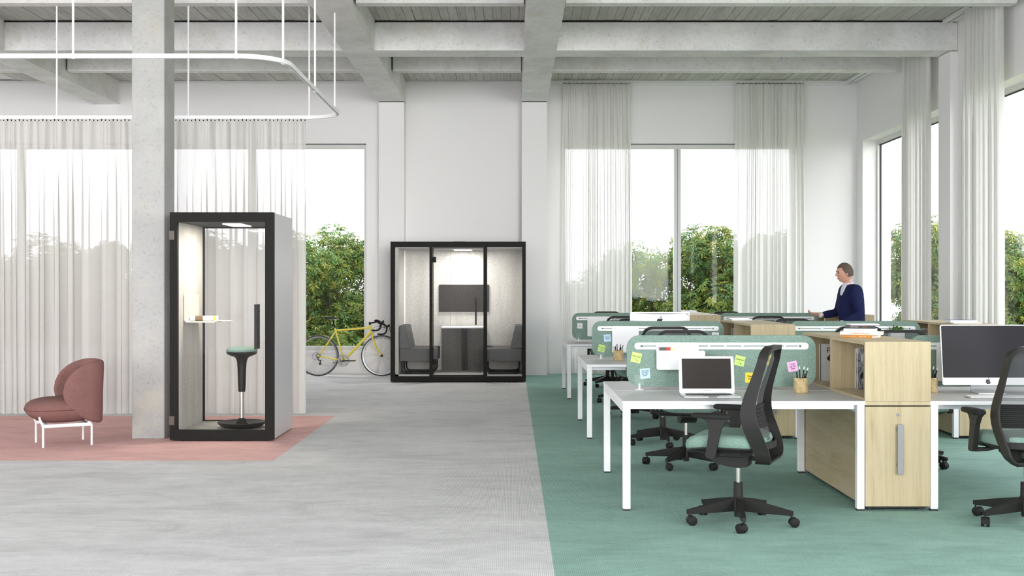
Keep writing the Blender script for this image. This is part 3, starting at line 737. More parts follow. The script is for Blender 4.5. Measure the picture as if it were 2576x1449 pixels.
# ================================================================== ARMCHAIR
def make_armchair():
    r = thing('armchair', 'dusty pink rounded shell armchair on white metal legs', 'armchair', (-4.273, 11.23, 0), math.atan2(-.498, -.867))
    # local +x = facing direction, local +y = away from camera side
    # seat: puffed pebble
    mb = MB(); nu, nv = 40, 19
    def seat(i, j):
        a = 2*PI*i/nu; v = -PI/2+PI*j/(nv-1)
        ca, sa = math.cos(a), math.sin(a); e = .62
        rx = math.copysign(abs(ca)**e, ca); ry = math.copysign(abs(sa)**e, sa)
        cv = abs(math.cos(v))**.55; sv = math.copysign(abs(math.sin(v))**.75, math.sin(v))
        zz = .325+.112*sv; low = max(0, -sv)
        X_ = (.02+.315*rx*cv*(1-.22*low*(1 if ca > 0 else .6))); Y_ = .292*ry*cv*(1-.15*low)
        return (X_, Y_, zz+.012*math.cos(X_*5)*(1 if sv > .6 else 0))
    mb.grid(seat, nu, nv, True)
    s = part('seat', mb, M['pink'], r, ang=180)
    rg = []
    for i in range(nu):
        a = 2*PI*i/nu; ca, sa = math.cos(a), math.sin(a); e = .62
        rg.append((.02+.3155*math.copysign(abs(ca)**e, ca), .2925*math.copysign(abs(sa)**e, sa), .342))
    part('seam', MB().tube(rg, .0028, 5, closed=True), M['brown_ink'], s)
    # wraparound shell
    hw, L = .285, .365; n = 57; path = []
    # U plan: from (+.03, -hw) back to rear corners and to (+.03, +hw)
    straight = .20; rr = .17
    pl = [(.045, -hw+.012), (-.02, -hw-.003), (-.09, -hw-.006), (-.16, -hw+.004)]
    for k in range(1, 9): a = R(-90-90*k/8); pl.append((-.17+rr*math.cos(a), -hw+.006+rr+rr*math.sin(a)))
    pl.append((-.34, 0.0)); pl2 = [(x, -y) for (x, y) in reversed(pl[:-1])]
    P = smooth_path([(x, y, 0) for x, y in pl+pl2], 3)
    m = len(P); rows = 20; T_ = .030
    def d_of(p): return min(1, max(0, (.045-p.x)/.24))
    out = []; 
    for k, p in enumerate(P):
        a = P[max(k-1, 0)]; b_ = P[min(k+1, m-1)]; t = (b_-a).normalized(); nn = Vector((-t.y, t.x, 0))  # inward
        if nn.dot(Vector((-.08, 0, 0))-p) < 0: nn = -nn
        dx = min(1, max(0, (p.x+.34)/.385)); el = math.sqrt(max(0, 1-dx**2.1))
        zt = .50+.295*el; zb = .50-.30*math.sqrt(max(0, 1-dx**1.55))
        if dx >= .999: zt = zb = .50
        ring = []
        c = (zt+zb)/2; h = max(.012, (zt-zb)/2)
        for q in range(rows):
            an = 2*PI*q/rows; ce, se = math.cos(an), math.sin(an)
            off = T_*(1 if abs(se) < .95 else .8)*math.copysign(abs(ce)**.35, ce)*min(1, .35+el*1.2)
            zz = c+h*math.copysign(abs(se)**.42 if abs(se) > 0 else 0, se)
            flare = .03*max(0, (zz-.5)/.3)-.02*max(0, (.5-zz)/.3)*(-1)*0
            pp = p+nn*(off+.026)-nn*flare*.5
            ring.append((pp.x, pp.y, zz))
        out.append(ring)
    part('backrest', MB().strip(out, closed=False), M['pink'], r, 'curved wraparound shell', ang=70)
    fr = [(.207, .22), (.207, -.22), (-.224, -.22), (-.224, .22)]
    for (x, y) in fr:
        if x > 0: pth = [(x, y, 0), (x, y, .17), (x+.002, y, .20), (x+.03, y*1.05, .265), (x+.036, y*1.08, .285)]
        else: pth = [(x, y, 0), (x, y, .19), (x+.012, y*.98, .212), (x+.03, y*.93, .218)]
        part('leg', MB().tube(pth, .0105, 10), M['white'], r, 'white tubular leg')
    for s_ in (1, -1):
        part('side_rail', MB().rbox(-.215, .20, s_*.212-.010, s_*.212+.010, .180, .212, .004, 1), M['white'], r, 'white metal rail')
    part('cross_rail', MB().rbox(.15, .18, -.21, .21, .186, .208, .004, 1).rbox(-.20, -.17, -.21, .21, .186, .208, .004, 1), M['white'], r)
    return r
make_armchair()

# ================================================================== DESKS
BY = [7.835, 11.58, 15.72]; DL = .736; C0, C1_ = 2.342, 2.780; DR_ = 4.384; DH = .73; DEP = 1.66
rowname = ['front row', 'middle row', 'back row']
def make_desk(name, label, x0, x1, y0, cable):
    r = thing(name, label, 'desk', ((x0+x1)/2, y0+DEP/2, 0), 0, 'white bench desks'); w = (x1-x0)/2; d = DEP/2
    for (a, b_, nm) in ((-d, -.012, 0), (.016, d, 0)):
        top = part('desktop', MB().rbox(-w, w, a, b_, DH-.024, DH, .002, 1), M['laminate'], r, 'grey laminate top', smooth=False)
        mbx = MB().box(-w-.002, w+.002, a-.002, a+.0005, DH-.0255, DH-.001).box(-w-.002, w+.002, b_-.0005, b_+.002, DH-.0255, DH-.001).box(-w-.002, -w+.0005, a+.0005, b_-.0005, DH-.0255, DH-.001).box(w-.0005, w+.002, a+.0005, b_-.0005, DH-.0255, DH-.001)
        part('edge_band', mbx, M['white'], top, smooth=False)
    for sx in (-1, 1):
        xa = sx*w if sx < 0 else sx*w-.052
        for ya in (-d+.001, d-.053):
            l = part('leg', MB().rbox(xa+.001, xa+.051, ya, ya+.052, .012, DH-.026, .003, 1), M['white'], r)
            part('foot', MB().box(xa+.004, xa+.048, ya+.003, ya+.049, 0, .012), M['foot'], l, smooth=False)
        part('end_rail', MB().box(xa+.004, xa+.048, -d+.053, d-.053, DH-.078, DH-.026), M['white'], r, smooth=False)
    part('long_rail', MB().box(-w+.05, w-.05, -d+.055, -d+.085, DH-.058, DH-.026).box(-w+.05, w-.05, d-.085, d-.055, DH-.058, DH-.026).box(-w+.05, w-.05, -.08, -.05, DH-.06, DH-.026).box(-w+.05, w-.05, .05, .08, DH-.06, DH-.026), M['alu'], r, smooth=False)
    return r
dn = {0: 'nearest white bench desk carrying the open laptop', 1: 'middle white bench desk between the two other left desks', 2: 'farthest left white bench desk, nearest the back wall',
      3: 'nearest right white bench desk carrying the big dark display', 4: 'right white bench desk in the middle row by the side window', 5: 'right white bench desk in the back row'}
d0 = None
for k in range(3):
    for s_, (a, b_) in enumerate(((DL, C0), (C1_, DR_))):
        if d0 is None: d0 = make_desk('bench_desk', dn[0], a, b_, BY[0], True); wref = b_-a
        else: dup(d0, ((a+b_)/2, BY[k]+DEP/2, 0), 0, dn[k+3*s_])

# desk screens
def make_screen():
    r = thing('desk_screen', 'x', 'desk screen', (0, 0, DH), 0, 'green felt desk screens')
    w = .692
    part('panel', MB().prism(rrect(2*w, .375, .095, 8, 0, .2075+.008), 'y', -.014, .014), M['screen_fabric'], r, ang=40)
    rl = part('rail', MB().prism(rrect(1.275, .050, .0249, 8, .0, .325), 'y', -.021, -.0141), M['white'], r, 'white accessory rail', ang=40)
    segs = [(-.595, -.355), (-.33, -.10), (-.085, .02), (.035, .145), (.16, .455), (.47, .56)]
    sl = MB()
    for (a, b_) in segs: sl.box(a, b_, -.0214, -.0205, .322, .328)
    for q in (-.585, .575): sl.add(*(lambda m: (m.v, m.f))(MB().cyl((q, -.0215, .325), (q, -.0205, .325), .0085, 12)))
    part('slots', sl, M['slot'], rl, 'green slots cut in the white rail', smooth=False, kind='stuff')
    for q in (-.613, .613): part('knob', MB().cyl((q, -.0285, .325), (q, -.021, .325), .0125, 16), M['white'], rl)
    for q in (-.60, .60):
        f = part('foot', MB().cyl((q, -.012, .009), (q, -.012, .05), .008, 12), M['white'], r)
        part('foot_plate', MB().lathe([(.028, 0.0005), (.033, .003), (.030, .008), (.010, .010)], 24, (q, -.018, 0)), M['white'], f)
        part('clip', MB().rbox(q-.036, q+.036, -.0175, -.0135, .035, .115, .001, 1), M['frost'], r, 'clear plastic clip')
    return r
sc0 = make_screen()
sn = [['nearest green felt desk screen with coloured notes behind the open laptop', 'nearest right green felt desk screen behind the big dark display'],
      ['green felt desk screen in the middle row with a flat white panel', 'green felt desk screen in the middle row with a plant on its rail'],
      ['green felt desk screen in the back row left with one white note', 'green felt desk screen in the back row right beneath the gathered curtain']]
SCX = [(DL+.106+.692), (2.905+.692)]; SCY = [b+DEP/2+.002-.004 for b in BY]
for k in range(3):
    for s_ in range(2):
        if k == 0 and s_ == 0: sc0.location = (SCX[0], SCY[0], DH); sc0['label'] = sn[0][0]
        else: dup(sc0, (SCX[s_], SCY[k], DH), 0, sn[k][s_])
# holders on the rails
def panel_holder(x0, x1, y, z0, z1, label):
    r = thing('rail_panel', label, 'panel', ((x0+x1)/2, y, (z0+z1)/2)); w = (x1-x0)/2; h = (z1-z0)/2
    part('plate', MB().prism(rrect(2*w, 2*h, .008, 4), 'y', -.027, -.0225), M['white_soft'], r, smooth=True)
    for q in (-w+.03, w-.03): part('knob', MB().cyl((q, -.030, h-.03), (q, -.027, h-.03), .008, 12), M['white_soft'], r)
hd = thing('document_holder', 'white document pocket hooked on the nearest screen above the laptop', 'holder', (1.23, SCY[0], .985))
part('back_plate', MB().prism([(-.175, -.095), (.160, -.095), (.170, -.085), (.170, -.01), (.135, .022), (.135, .096), (-.175, .096)], 'y', -.0275, -.0225), M['white_soft'], hd)
part('pocket', MB().prism([(-.165, -.10), (.165, -.10), (.175, -.09), (.175, .030), (.165, .040), (-.165, .040), (-.175, .030), (-.175, -.09)], 'y', -.075, -.070).box(-.175, -.170, -.072, -.026, -.095, .03).box(.170, .175, -.072, -.026, -.095, .03).box(-.17, .17, -.072, -.026, -.10, -.095), M['white_soft'], hd)
part('knob', MB().cyl((.115, -.031, .06), (.115, -.0275, .06), .008, 12), M['white_soft'], hd)
mgz = thing('brochure', 'small brochure with red and black print tucked in the white document pocket', 'brochure', (1.125, SCY[0]-.05, .975))
part('pages', MB().box(-.052, .048, -.008, .008, -.075, .093), M['paper'], mgz, smooth=False)
part('print', MB().box(-.052, .000, -.0092, -.0085, .03, .074), M['cover_black'], mgz, smooth=False)
part('print', MB().box(.000, .030, -.0092, -.0085, .03, .074), M['red_ink'], mgz, smooth=False)
part('print', MB().prism([(.030, .074), (.048, .030), (.048, .055), (.038, .074)], 'y', -.0092, -.0085), M['note_yellow'], mgz, smooth=False)
panel_holder(1.050, 1.330, SCY[1], .803, 1.082, 'square white panel on the middle row screen behind the pencil pot')
panel_holder(1.055, 1.325, SCY[2], .803, 1.082, 'square white panel on the back row left screen behind a chair')
panel_holder(3.105, 3.385, SCY[0], .800, 1.082, 'white panel on the right screen, partly behind the big dark display')

# sticky notes
def note(x, y, z, col, ang, lines, ink, label, size=.0125, arrow=False, cat='note'):
    r = tag(part('sticky_note', MB().grid(lambda i, j: (-.0365+.073*i/4, -.001-.006*((1-j/4)**2)*.6, -.0365+.073*j/4), 5, 5), M[col]), label, cat, 'sticky notes on the desk screens')
    r.location = (x, y, z); r.rotation_euler = (0, R(ang), 0)
    text('lettering', lines, size, M[ink], r, T(0, -.0064, .002+(.008 if arrow else 0)) @ UP)
    if arrow:
        aw = MB().tube([(-.013, -.0066, -.014), (-.008, -.0062, -.008), (-.001, -.0062, -.008), (.005, -.0064, -.014), (.010, -.0068, -.019)], .0009, 5)
        aw.add([(.014, -.0072, -.023), (.005, -.0070, -.022), (.0125, -.0066, -.0145)], [(0, 1, 2)])
        part('arrow', aw, M[ink], r)
ys = [s-.014 for s in SCY]
def nx(px, k): return X(px, ys[k])
def nz(py, k): return Z(py, ys[k])
note(nx(1600.4, 0), ys[0], nz(899.6, 0), 'note_green', 13, 'Good job!', 'ink_green', 'green note with arrow at the left end of the nearest screen', .0150, True)
note(nx(1622.6, 0), ys[0], nz(939.6, 0), 'note_blue', -4, "Think Then\nAct, don't\nAct Then\nThink", 'ink', 'light blue note low on the left of the nearest screen', .0125)
note(nx(1860.8, 0), ys[0], nz(907.7, 0), 'note_green', 13, 'Good job!', 'ink_green', 'green note with arrow just right of the laptop lid', .0150, True)
note(nx(1887, 0), ys[0], nz(950, 0), 'note_yellow', 2, 'Thank\nyou!', 'ink', 'deep yellow note beside the tall chair back on the nearest screen', .0185)
note(nx(1932, 0), ys[0], nz(905.7, 0), 'note_lime', -5, 'Happy\nBirthday', 'ink', 'pale yellow note seen through the mesh of the nearest chair', .0155)
note(nx(1993.6, 0), ys[0], nz(921.8, 0), 'note_pink', -11, 'Clean\nUp Or\nDie!', 'ink_plum', 'pink note above the nearest pencil pot', .0180)
note(nx(1527.9, 1), ys[1], nz(850.3, 1), 'note_blue', -4, "Think Then\nAct, don't\nAct Then\nThink", 'ink', 'light blue note on the middle row screen left of the white panel', .0125)
note(nx(1513.3, 1), ys[1], nz(876.1, 1), 'note_green', 13, 'Good job!', 'ink_green', 'green note with arrow on the middle row screen', .0150, True)
note(nx(1799.6, 1), ys[1], nz(845, 1), 'note_white', 2, "don't\nforget!", 'ink', 'white note at the right end of the middle row screen', .0170)
note(nx(1458.7, 2), ys[2], nz(819.8, 2), 'note_white', 2, "don't\nforget!", 'ink', 'white note at the left end of the back row screen', .0170)

# pencil pots
def pot(x, y, label, seed):
    r = thing('pencil_pot', label, 'pencil pot', (x, y, DH), seed*.0, 'bamboo pencil pots')
    part('pot', MB().lathe([(.049, .0), (.0515, .003), (.0515, .104), (.050, .107), (.046, .107), (.045, .02), (.01, .018)], 32), M['bamboo'], r)
    rnd = random.Random(seed)
    grp = 'pencils standing in the bamboo pots'
    spots = [(-.008, .152, .0, -3), (.012, .15, .022, 8), (.030, .146, .040, 14), (-.034, .128, -.012, -14), (-.026, .13, -.01, -6), (.020, .12, .01, 10)]
    for i, (dx, h, _, an) in enumerate(spots):
        pen = i >= 3
        o = thing('pen' if pen else 'pencil', '', 'pen' if pen else 'pencil', (x+dx*.75-(.10*math.sin(R(an))*.35), y+rnd.uniform(-.012, .02), DH+.019), 0, grp)
        o.rotation_euler = (0, R(an), 0)
        o['label'] = ('black pencil leaning left', 'black upright middle pencil', 'black pencil leaning right', 'steel pen leaning far left', 'dark short pen leaning left', 'dark short pen leaning right')[i]+' in the '+seedn[seed]
        if pen: part('barrel', MB().cyl((0, 0, 0), (0, 0, h), .0048, 8), M['steel'] if i == 3 else M['black_soft'], o)
        else:
            part('barrel', MB().cyl((0, 0, 0), (0, 0, h-.002), .0042, 6), M['black_soft'], o)
            part('eraser', MB().cyl((0, 0, h-.002), (0, 0, h+.019), .0040, 8), M['white'], o)
seedn = {1: 'pot right of the nearest chair', 2: 'pot on the middle row desk', 3: 'pot beside the big dark display'}
pot(2.068, 8.45, 'bamboo pencil pot on the nearest desk below the pink note', 1)
pot(1.098, 12.20, 'bamboo pencil pot on the middle row desk before the white panel', 2)
pot(3.000, 8.47, 'bamboo pencil pot half hidden between shelf box and big display', 3)

# ================================================================== CABINETS AND SHELF BOXES
def make_cabinet():
    r = thing('cabinet', 'x', 'cabinet', (0, 0, 0), 0, 'ash wood storage cabinets'); w = .219; d = .4225
    part('body', MB().box(-w+.004, w-.004, -d+.022, d-.001, .028, .692), M['wood_side'], r, smooth=False)
    part('reveal', MB().box(-w+.008, w-.008, -d+.018, -d+.024, .03, .698), M['joint'], r, smooth=False)
    dd = part('door', MB().rbox(-w+.003, w-.003, -d, -d+.018, .030, .692, .0012, 1), M['wood'], r, smooth=False)
    part('lock', MB().cyl((0, -d-.004, .638), (0, -d, .638), .0125, 20).cyl((0, -d-.0065, .638), (0, -d-.004, .638), .0075, 16).box(-.0006, .0006, -d-.0072, -d-.0065, .633, .643), M['alu_dark'], dd)
    part('keyhole', MB().box(-.0012, .0012, -d-.0076, -d-.0065, .632, .644), M['gasket'], dd, smooth=False)
    part('handle', MB().rbox(-.012, .026, -d-.034, -d-.024, .245, .577, .0015, 1).box(-.012, .000, -d-.026, -d, .30, .315).box(-.012, .000, -d-.026, -d, .535, .55), M['steel'], dd, 'flat steel handle', smooth=False)
    part('top_slab', MB().rbox(-w, w, -d, d-.0005, .701, .7265, .001, 1), M['wood'], r, smooth=False)
    part('plinth', MB().box(-w+.02, w-.02, -d+.04, d-.04, .012, .03).cyl((-w+.05, -d+.07, 0), (-w+.05, -d+.07, .013), .02).cyl((w-.05, -d+.07, 0), (w-.05, -d+.07, .013), .02).cyl((-w+.05, d-.07, 0), (-w+.05, d-.07, .013), .02).cyl((w-.05, d-.07, 0), (w-.05, d-.07, .013), .02), M['foot'], r, smooth=False)
    return r
def make_box():
    r = thing('shelf_box', 'x', 'shelf', (0, 0, .7275), 0, 'ash wood shelf boxes on the cabinets'); w = .219; d = .4225; H = .395; t = .020
    part('top_panel', MB().box(-w, w, -d+.019, d-.019, H-t, H), M['wood_h'], r, smooth=False)
    part('bottom_panel', MB().box(-w, w, -d+.019, d-.019, 0, t), M['wood_h'], r, smooth=False)
    part('end_panel', MB().rbox(-w, w, -d, -d+.0187, 0, H, .0008, 1), M['wood'], r, smooth=False)
    part('end_panel', MB().rbox(-w, w, d-.0187, d-.001, 0, H, .0008, 1), M['wood'], r, smooth=False)
    part('back_panel', MB().box(w-.016, w, -d+.019, d-.019, t, H-t), M['wood'], r, smooth=False)
    return r
cab0 = make_cabinet(); box0 = make_box(); first = True
cols = [(0, (C0+C1_)/2, 'between the nearest desks'), (1, (C0+C1_)/2, 'between the middle row desks'), (1, 4.605, 'at the right end of the middle row'), (2, (C0+C1_)/2, 'between the back row desks'), (2, 4.605, 'at the right end of the back row')]
for (k, cx, wh) in cols:
    for s_, off in ((0, .4225), (1, .8475+.4225-.0)):
        y = BY[k]+off; rz = 0 if s_ == 0 else PI
        fb = 'front' if s_ == 0 else 'rear'
        la_ = 'ash wood %s cabinet %s' % (fb, wh); lb_ = 'open ash shelf box, %s one %s' % (fb, wh)
        if first: cab0.location = (cx, y, 0); cab0['label'] = la_; box0.location = (cx, y, .7275); box0['label'] = lb_; first = False
        else:
            dup(cab0, (cx, y, 0), rz, la_)
            b2 = dup(box0, (cx, y, .7275), 0, lb_)
# books and magazines
def slab(name, label, cat, loc, L, D, H, cover, rz=0, group=None, spine=None, hard=True, pages='paper'):
    """closed book lying flat; spine along -y side (length L in x), depth D in y"""
    r = thing(name, label, cat, loc, rz, group); t = min(.0025, H*.2)
    part('cover', MB().box(0, L, 0, D, 0, t).box(0, L, 0, D, H-t, H).box(0, L, -.0012, t, 0, H), M[cover], r, smooth=False)
    part('pages', MB().box(.003, L-.003, t, D-.004, t, H-t), M[pages], r, smooth=False)
    return r
def rotpt(cx_, cy_, rz, L):  # corner nearest camera is the right end of the spine: place so spine end sits there
    return (cx_-L*math.cos(rz), cy_-L*math.sin(rz))
zt0 = .7275+.395; zt = zt0
gb = 'book pile on the nearest shelf box'
def pile(px, Y, rzdeg, L, D, H, cover, label, name='book'):
    global zt
    rz = -R(rzdeg); cx_ = X(px, Y); x, y = rotpt(cx_, Y, rz, L)
    b = slab(name, label, 'book', (x, y, zt+.0002), L, D, H, cover, rz, gb); zt += H+.0004
    return b
b = pile(2194, 8.37, 40, .235, .155, .0225, 'cover_orange', 'orange book at the bottom of the pile on the nearest shelf box')
text('lettering', 'THE NATION CHANGE LEGACY', .0105, M['white_ink'], b, T(.070, -.0018, .0125) @ UP, font_scale_x=.62)
text('lettering', 'Stephen T. Clegg', .0120, M['white_ink'], b, T(.165, -.0018, .0110) @ UP, font_scale_x=.65)
part('mark', MB().cyl((.214, -.0020, .0125), (.214, -.0012, .0125), .003, 8), M['note_yellow'], b); part('mark', MB().cyl((.220, -.0020, .0100), (.220, -.0012, .0100), .003, 8), M['red_ink'], b)
b = pile(2216, 8.36, 24, .282, .19, .0215, 'cover_cream', 'cream book with red title, second from the bottom of the pile')
text('lettering', 'BREAKPOINT AND BEYOND', .0135, M['red_ink'], b, T(.150, -.0018, .0100) @ UP, font_scale_x=.60)
text('lettering', 'George Land\nBeth Jarman', .0065, M['red_ink'], b, T(.085, -.0018, .0105) @ UP, font_scale_x=.8)
b = pile(2205, 8.38, 20, .226, .165, .0215, 'cover_white', 'white book with a pink mark in the middle of the pile')
part('mark', MB().rbox(.102, .107, -.0021, -.0012, .007, .015, .0002, 1), M['pink_ink'], b)
b = pile(2202, 8.40, 18, .204, .150, .0235, 'cover_black', 'black book with white lettering near the top of the pile')
text('lettering', 'TEOLINDA GERSAO', .0085, M['white_ink'], b, T(.060, -.0018, .012) @ UP, font_scale_x=.75)
part('mark', MB().tube(smooth_path([(.115, -.0018, .006), (.122, -.0018, .018), (.13, -.0018, .009), (.14, -.0018, .019), (.147, -.0018, .004)], 3), .0006, 4), M['cover_orange'], b)
b = pile(2212, 8.42, 3, .200, .150, .010, 'cover_white', 'thin white book on top of the pile')
zt = zt0
def flat(px0, px1, Y, zoff, H, cover, label, rz=2, cap=None):
    x0 = X(px0, Y); x1 = X(px1, Y)
    b = slab('magazine', label, 'magazine', (x0, Y, zt0+zoff), x1-x0, .20, H, cover, R(rz), 'magazines lying on the farther shelf boxes')
    if cap: part('print', MB().box(.004, x1-x0-.004, .003, .195, H, H+.0006), M[cap], b, smooth=False)
flat(1841, 1893, 13.02, .0003, .0125, 'cover_white', 'lower white magazine on the middle row shelf box near the back screen', 2)
flat(1835, 1884, 13.06, .0135, .0125, 'cover_white', 'upper magazine with brown cover on the middle row shelf box', -3, 'cover_brown')
flat(1714, 1755, 17.05, .0003, .015, 'cover_white', 'lower white magazine on the back row shelf box under the window mullion', 1)
flat(1712, 1752, 17.10, .016, .014, 'cover_white', 'upper white magazine on the back row shelf box under the window mullion', -2)
flat(2118, 2171, 15.95, .0003, .014, 'cover_grey', 'lower grey magazine on the back row shelf box beside the walking man', 1)
flat(2115, 2168, 15.99, .015, .012, 'cover_grey', 'upper grey magazine on the back row shelf box beside the walking man', -1)
flat(2399, 2470, 11.86, .0003, .010, 'cover_white', 'lower white magazine on the shelf box by the side curtain', 0)
flat(2391, 2460, 11.90, .0108, .0215, 'cover_white', 'thick book with blue cover on the shelf box by the side curtain', 0, 'cover_blue')
def upright(x, y, w, t, h, cover, label, spine=None, lean=0):
    """book standing in a shelf box: spine at -x, thickness along y"""
    r = thing('magazine', label, 'magazine', (x, y, .7275+.0205), 0, 'magazines standing in the shelf boxes')
    r.rotation_euler = (R(lean), 0, 0)
    part('cover', MB().box(0, w, 0, .0015, 0, h).box(0, w, t-.0015, t, 0, h).box(-.001, .0015, 0, t, 0, h), M[cover], r, smooth=False)
    part('pages', MB().box(.002, w-.003, .0015, t-.0015, .002, h-.002), M['paper'], r, smooth=False)
    if spine: part('spine_print', MB().box(-.0016, -.001, .001, t-.001, .0, h), M[spine], r, smooth=False)
    return r
for (k, cx, wh) in [c for c in cols if c[0] < 2 or c[1] > 4]:
    dx = cx-.219; near = {0: 'nearest shelf box', 1: 'middle row shelf box' if cx < 4 else 'right end middle row box', 2: 'right end back row box'}[k]
    if not (k == 1 and cx > 4):
        x = dx+.16
        for i, (off, w, t, h, c, s_, q) in enumerate(((.768, .19, .011, .292, 'cover_white', 'cover_white', 'white spined'), (.736, .19, .013, .292, 'photo', 'photo', 'black and white photo'), (.718, .20, .012, .300, 'cover_white', 'cover_white', 'taller white spined'), (.690, .195, .016, .300, 'photo', 'photo', 'dark photo covered'), (.655, .14, .009, .245, 'cover_grey', 'cover_grey', 'short grey'), (.630, .15, .010, .280, 'cover_white', 'cover_white', 'pale leaning'))):
            upright(x+(.0 if i < 4 else .028), BY[k]+off+.012-.015, w, t, h, c, '%s magazine standing in the %s' % (q, near), s_)
    # rear unit
    yr = BY[k]+.845
    if k < 2:
        x = dx+.10; kind = 'pic' if not (k == 1 and cx < 4) else 'chair'
        for i, (off, t, c) in enumerate(((.700, .008, 'cover_white'), (.688, .008, 'cover_grey'), (.672, .010, 'cover_white'), (.655, .010, 'cover_black'))):
            upright(x, yr+off, .22, t, .288, c, '%s thin magazine in the rear of the %s' % (('rearmost white', 'second, grey', 'third, white', 'fourth, black')[i], near), c)
        m = upright(x, yr+.630, .22, .012, .290, 'cover_white', 'magazine with %s cover in the rear of the %s' % ('black lettered' if kind == 'pic' else 'dark brown pictured', near))
        if kind == 'pic':
            text('lettering', 'pic', .060, M['logo'], m, T(.075, -.001, .255) @ UP)
            part('print', MB().prism([(.040, .175), (.065, .150), (.10, .135), (.14, .15), (.15, .18), (.12, .21), (.085, .215), (.060, .205)], 'y', -.001, -.0001), M['logo'], m)
        else:
            part('print', MB().prism(rrect(.13, .17, .03, 5, .11, .14), 'y', -.001, -.0001), M['brown_ink'], m)
            part('print', MB().prism(rrect(.08, .12, .01, 3, .125, .13), 'y', -.0018, -.001), M['logo'], m)
            part('print', MB().prism([(.10, .27), (.15, .27), (.13, .235)], 'y', -.001, -.0001), M['red_ink'], m)
    if k == 1 and cx > 4:
        m = upright(dx+.125, BY[k]+.60, .23, .012, .265, 'cover_white', 'magazine with brown bracelet picture at the right end of the middle row')
        part('print', MB().tube(smooth_path([(.03, -.004, .05), (.025, -.004, .17), (.045, -.004, .215), (.15, -.004, .20), (.2, -.004, .12)], 4), .014, 8), M['brown_ink'], m)
        part('print', MB().prism([(.11, .245), (.17, .245), (.14, .205)], 'y', -.001, -.0001), M['red_ink'], m)

# ================================================================== COMPUTERS
def apple_poly(s):
    pts = []
    top = [(0, .30), (.06, .34), (.16, .37), (.27, .35), (.36, .28)]
    bite = [(.30, .21), (.26, .11), (.28, .0), (.36, -.09), (.42, -.12)]
    right = [(.38, -.24), (.31, -.36), (.22, -.46), (.14, -.48), (.06, -.45), (0, -.44)]
    left = [(-.06, -.45), (-.14, -.48), (-.23, -.45), (-.33, -.32), (-.40, -.16), (-.43, .02), (-.40, .18), (-.32, .31), (-.20, .37), (-.08, .34)]
    leaf = [(-.01, .40), (.01, .50), (.08, .60), (.17, .64), (.17, .56), (.12, .46), (.04, .40)]
    return [(x*s, z*s) for x, z in top+bite+right+left], [(x*s, z*s) for x, z in leaf]
def fan(mb, pts, y):   # flat polygon (star-shaped round origin)
    n = len(pts); cx_ = sum(p[0] for p in pts)/n; cz = sum(p[1] for p in pts)/n
    if n > 10: cx_, cz = -.05*abs(pts[0][1])/.3, 0
    return mb.add([(cx_, y, cz)]+[(p[0], y, p[1]) for p in pts], [(0, i+1, (i+1) % n+1) for i in range(n)])
def imac(x, y, rz, label, tilt=7):
    r = thing('computer', label, 'computer', (x, y, DH), rz)
    W2, z0, z1 = .325, .058, .488
    T4 = T(0, 0, .20) @ RX(R(-tilt)) @ T(0, 0, -.20)
    body = MB().prism(rrect(2*W2, z1-z0, .014, 5, 0, (z0+z1)/2), 'y', -.006, .006)
    def bulge(i, j):
        u = i/12*2-1; v = j/10*2-1; e = (1-u**4)*(1-v**4)
        return (u*W2*.97, .006+.030*max(0, (1-u*u)*(1-v*v))**.6, (z0+z1)/2+v*(z1-z0)/2*.96)
    body.grid(bulge, 13, 11)
    b = part('housing', body.xf(T4), M['alu'], r, 'silver housing')
    part('display', MB().prism(rrect(2*W2-.012, .372, .008, 4, 0, z1-.006-.186), 'y', -.0072, -.0061).xf(T4), M['display'], r, 'glossy dark display', smooth=False)
    lg = MB(); A1, A2 = apple_poly(.042); fan(lg, A1, 0); fan(lg, A2, 0)
    part('logo', MB().add([(p[0], -.0068, p[2]+z0+.026) for p in lg.v], lg.f).xf(T4), M['logo'], b, 'small black apple shaped logo', smooth=False)
    lg2 = MB(); A1, A2 = apple_poly(.085); fan(lg2, A1, 0); fan(lg2, A2, 0)
    part('logo', MB().add([(-p[0], .0385, p[2]+(z0+z1)/2+.118) for p in lg2.v], lg2.f).xf(T4), M['logo'], b, 'large black apple shaped logo on the back', smooth=False)
    part('slot', MB().box(-.27, .27, .012, .0145, z1-.014, z1-.011).xf(T4), M['gasket'], b, smooth=False)
    pf = [(.09, 0.0), (-.09, 0), (-.09, .008), (.04, .010), (.058, .03), (.045, .17), (.052, .17), (.068, .03), (.06, .004)]
    part('stand', MB().prism([(p[0], p[1]) for p in pf], 'x', -.095, .095), M['alu'], r, ang=50)
    return r
imac(3.388, 8.42, 0, 'big all in one computer with dark glossy display on the nearest right desk')
imac(1.613, 12.90, PI, 'silver all in one computer seen from behind on the middle row desk', 4)
kb = thing('keyboard', 'thin white keyboard before the big dark display', 'keyboard', (3.33, 8.08, DH), 0)
part('body', MB().rbox(-.215, .215, -.06, .06, .001, .011, .003, 2), M['alu'], kb)
km = MB()
for rr in range(6):
    for c in range(14): km.box(-.208+c*.0298, -.208+c*.0298+.0255, -.055+rr*.0185, -.055+rr*.0185+.0155, .011, .0135)
part('keys', km, M['white'], kb, smooth=False, kind='stuff')
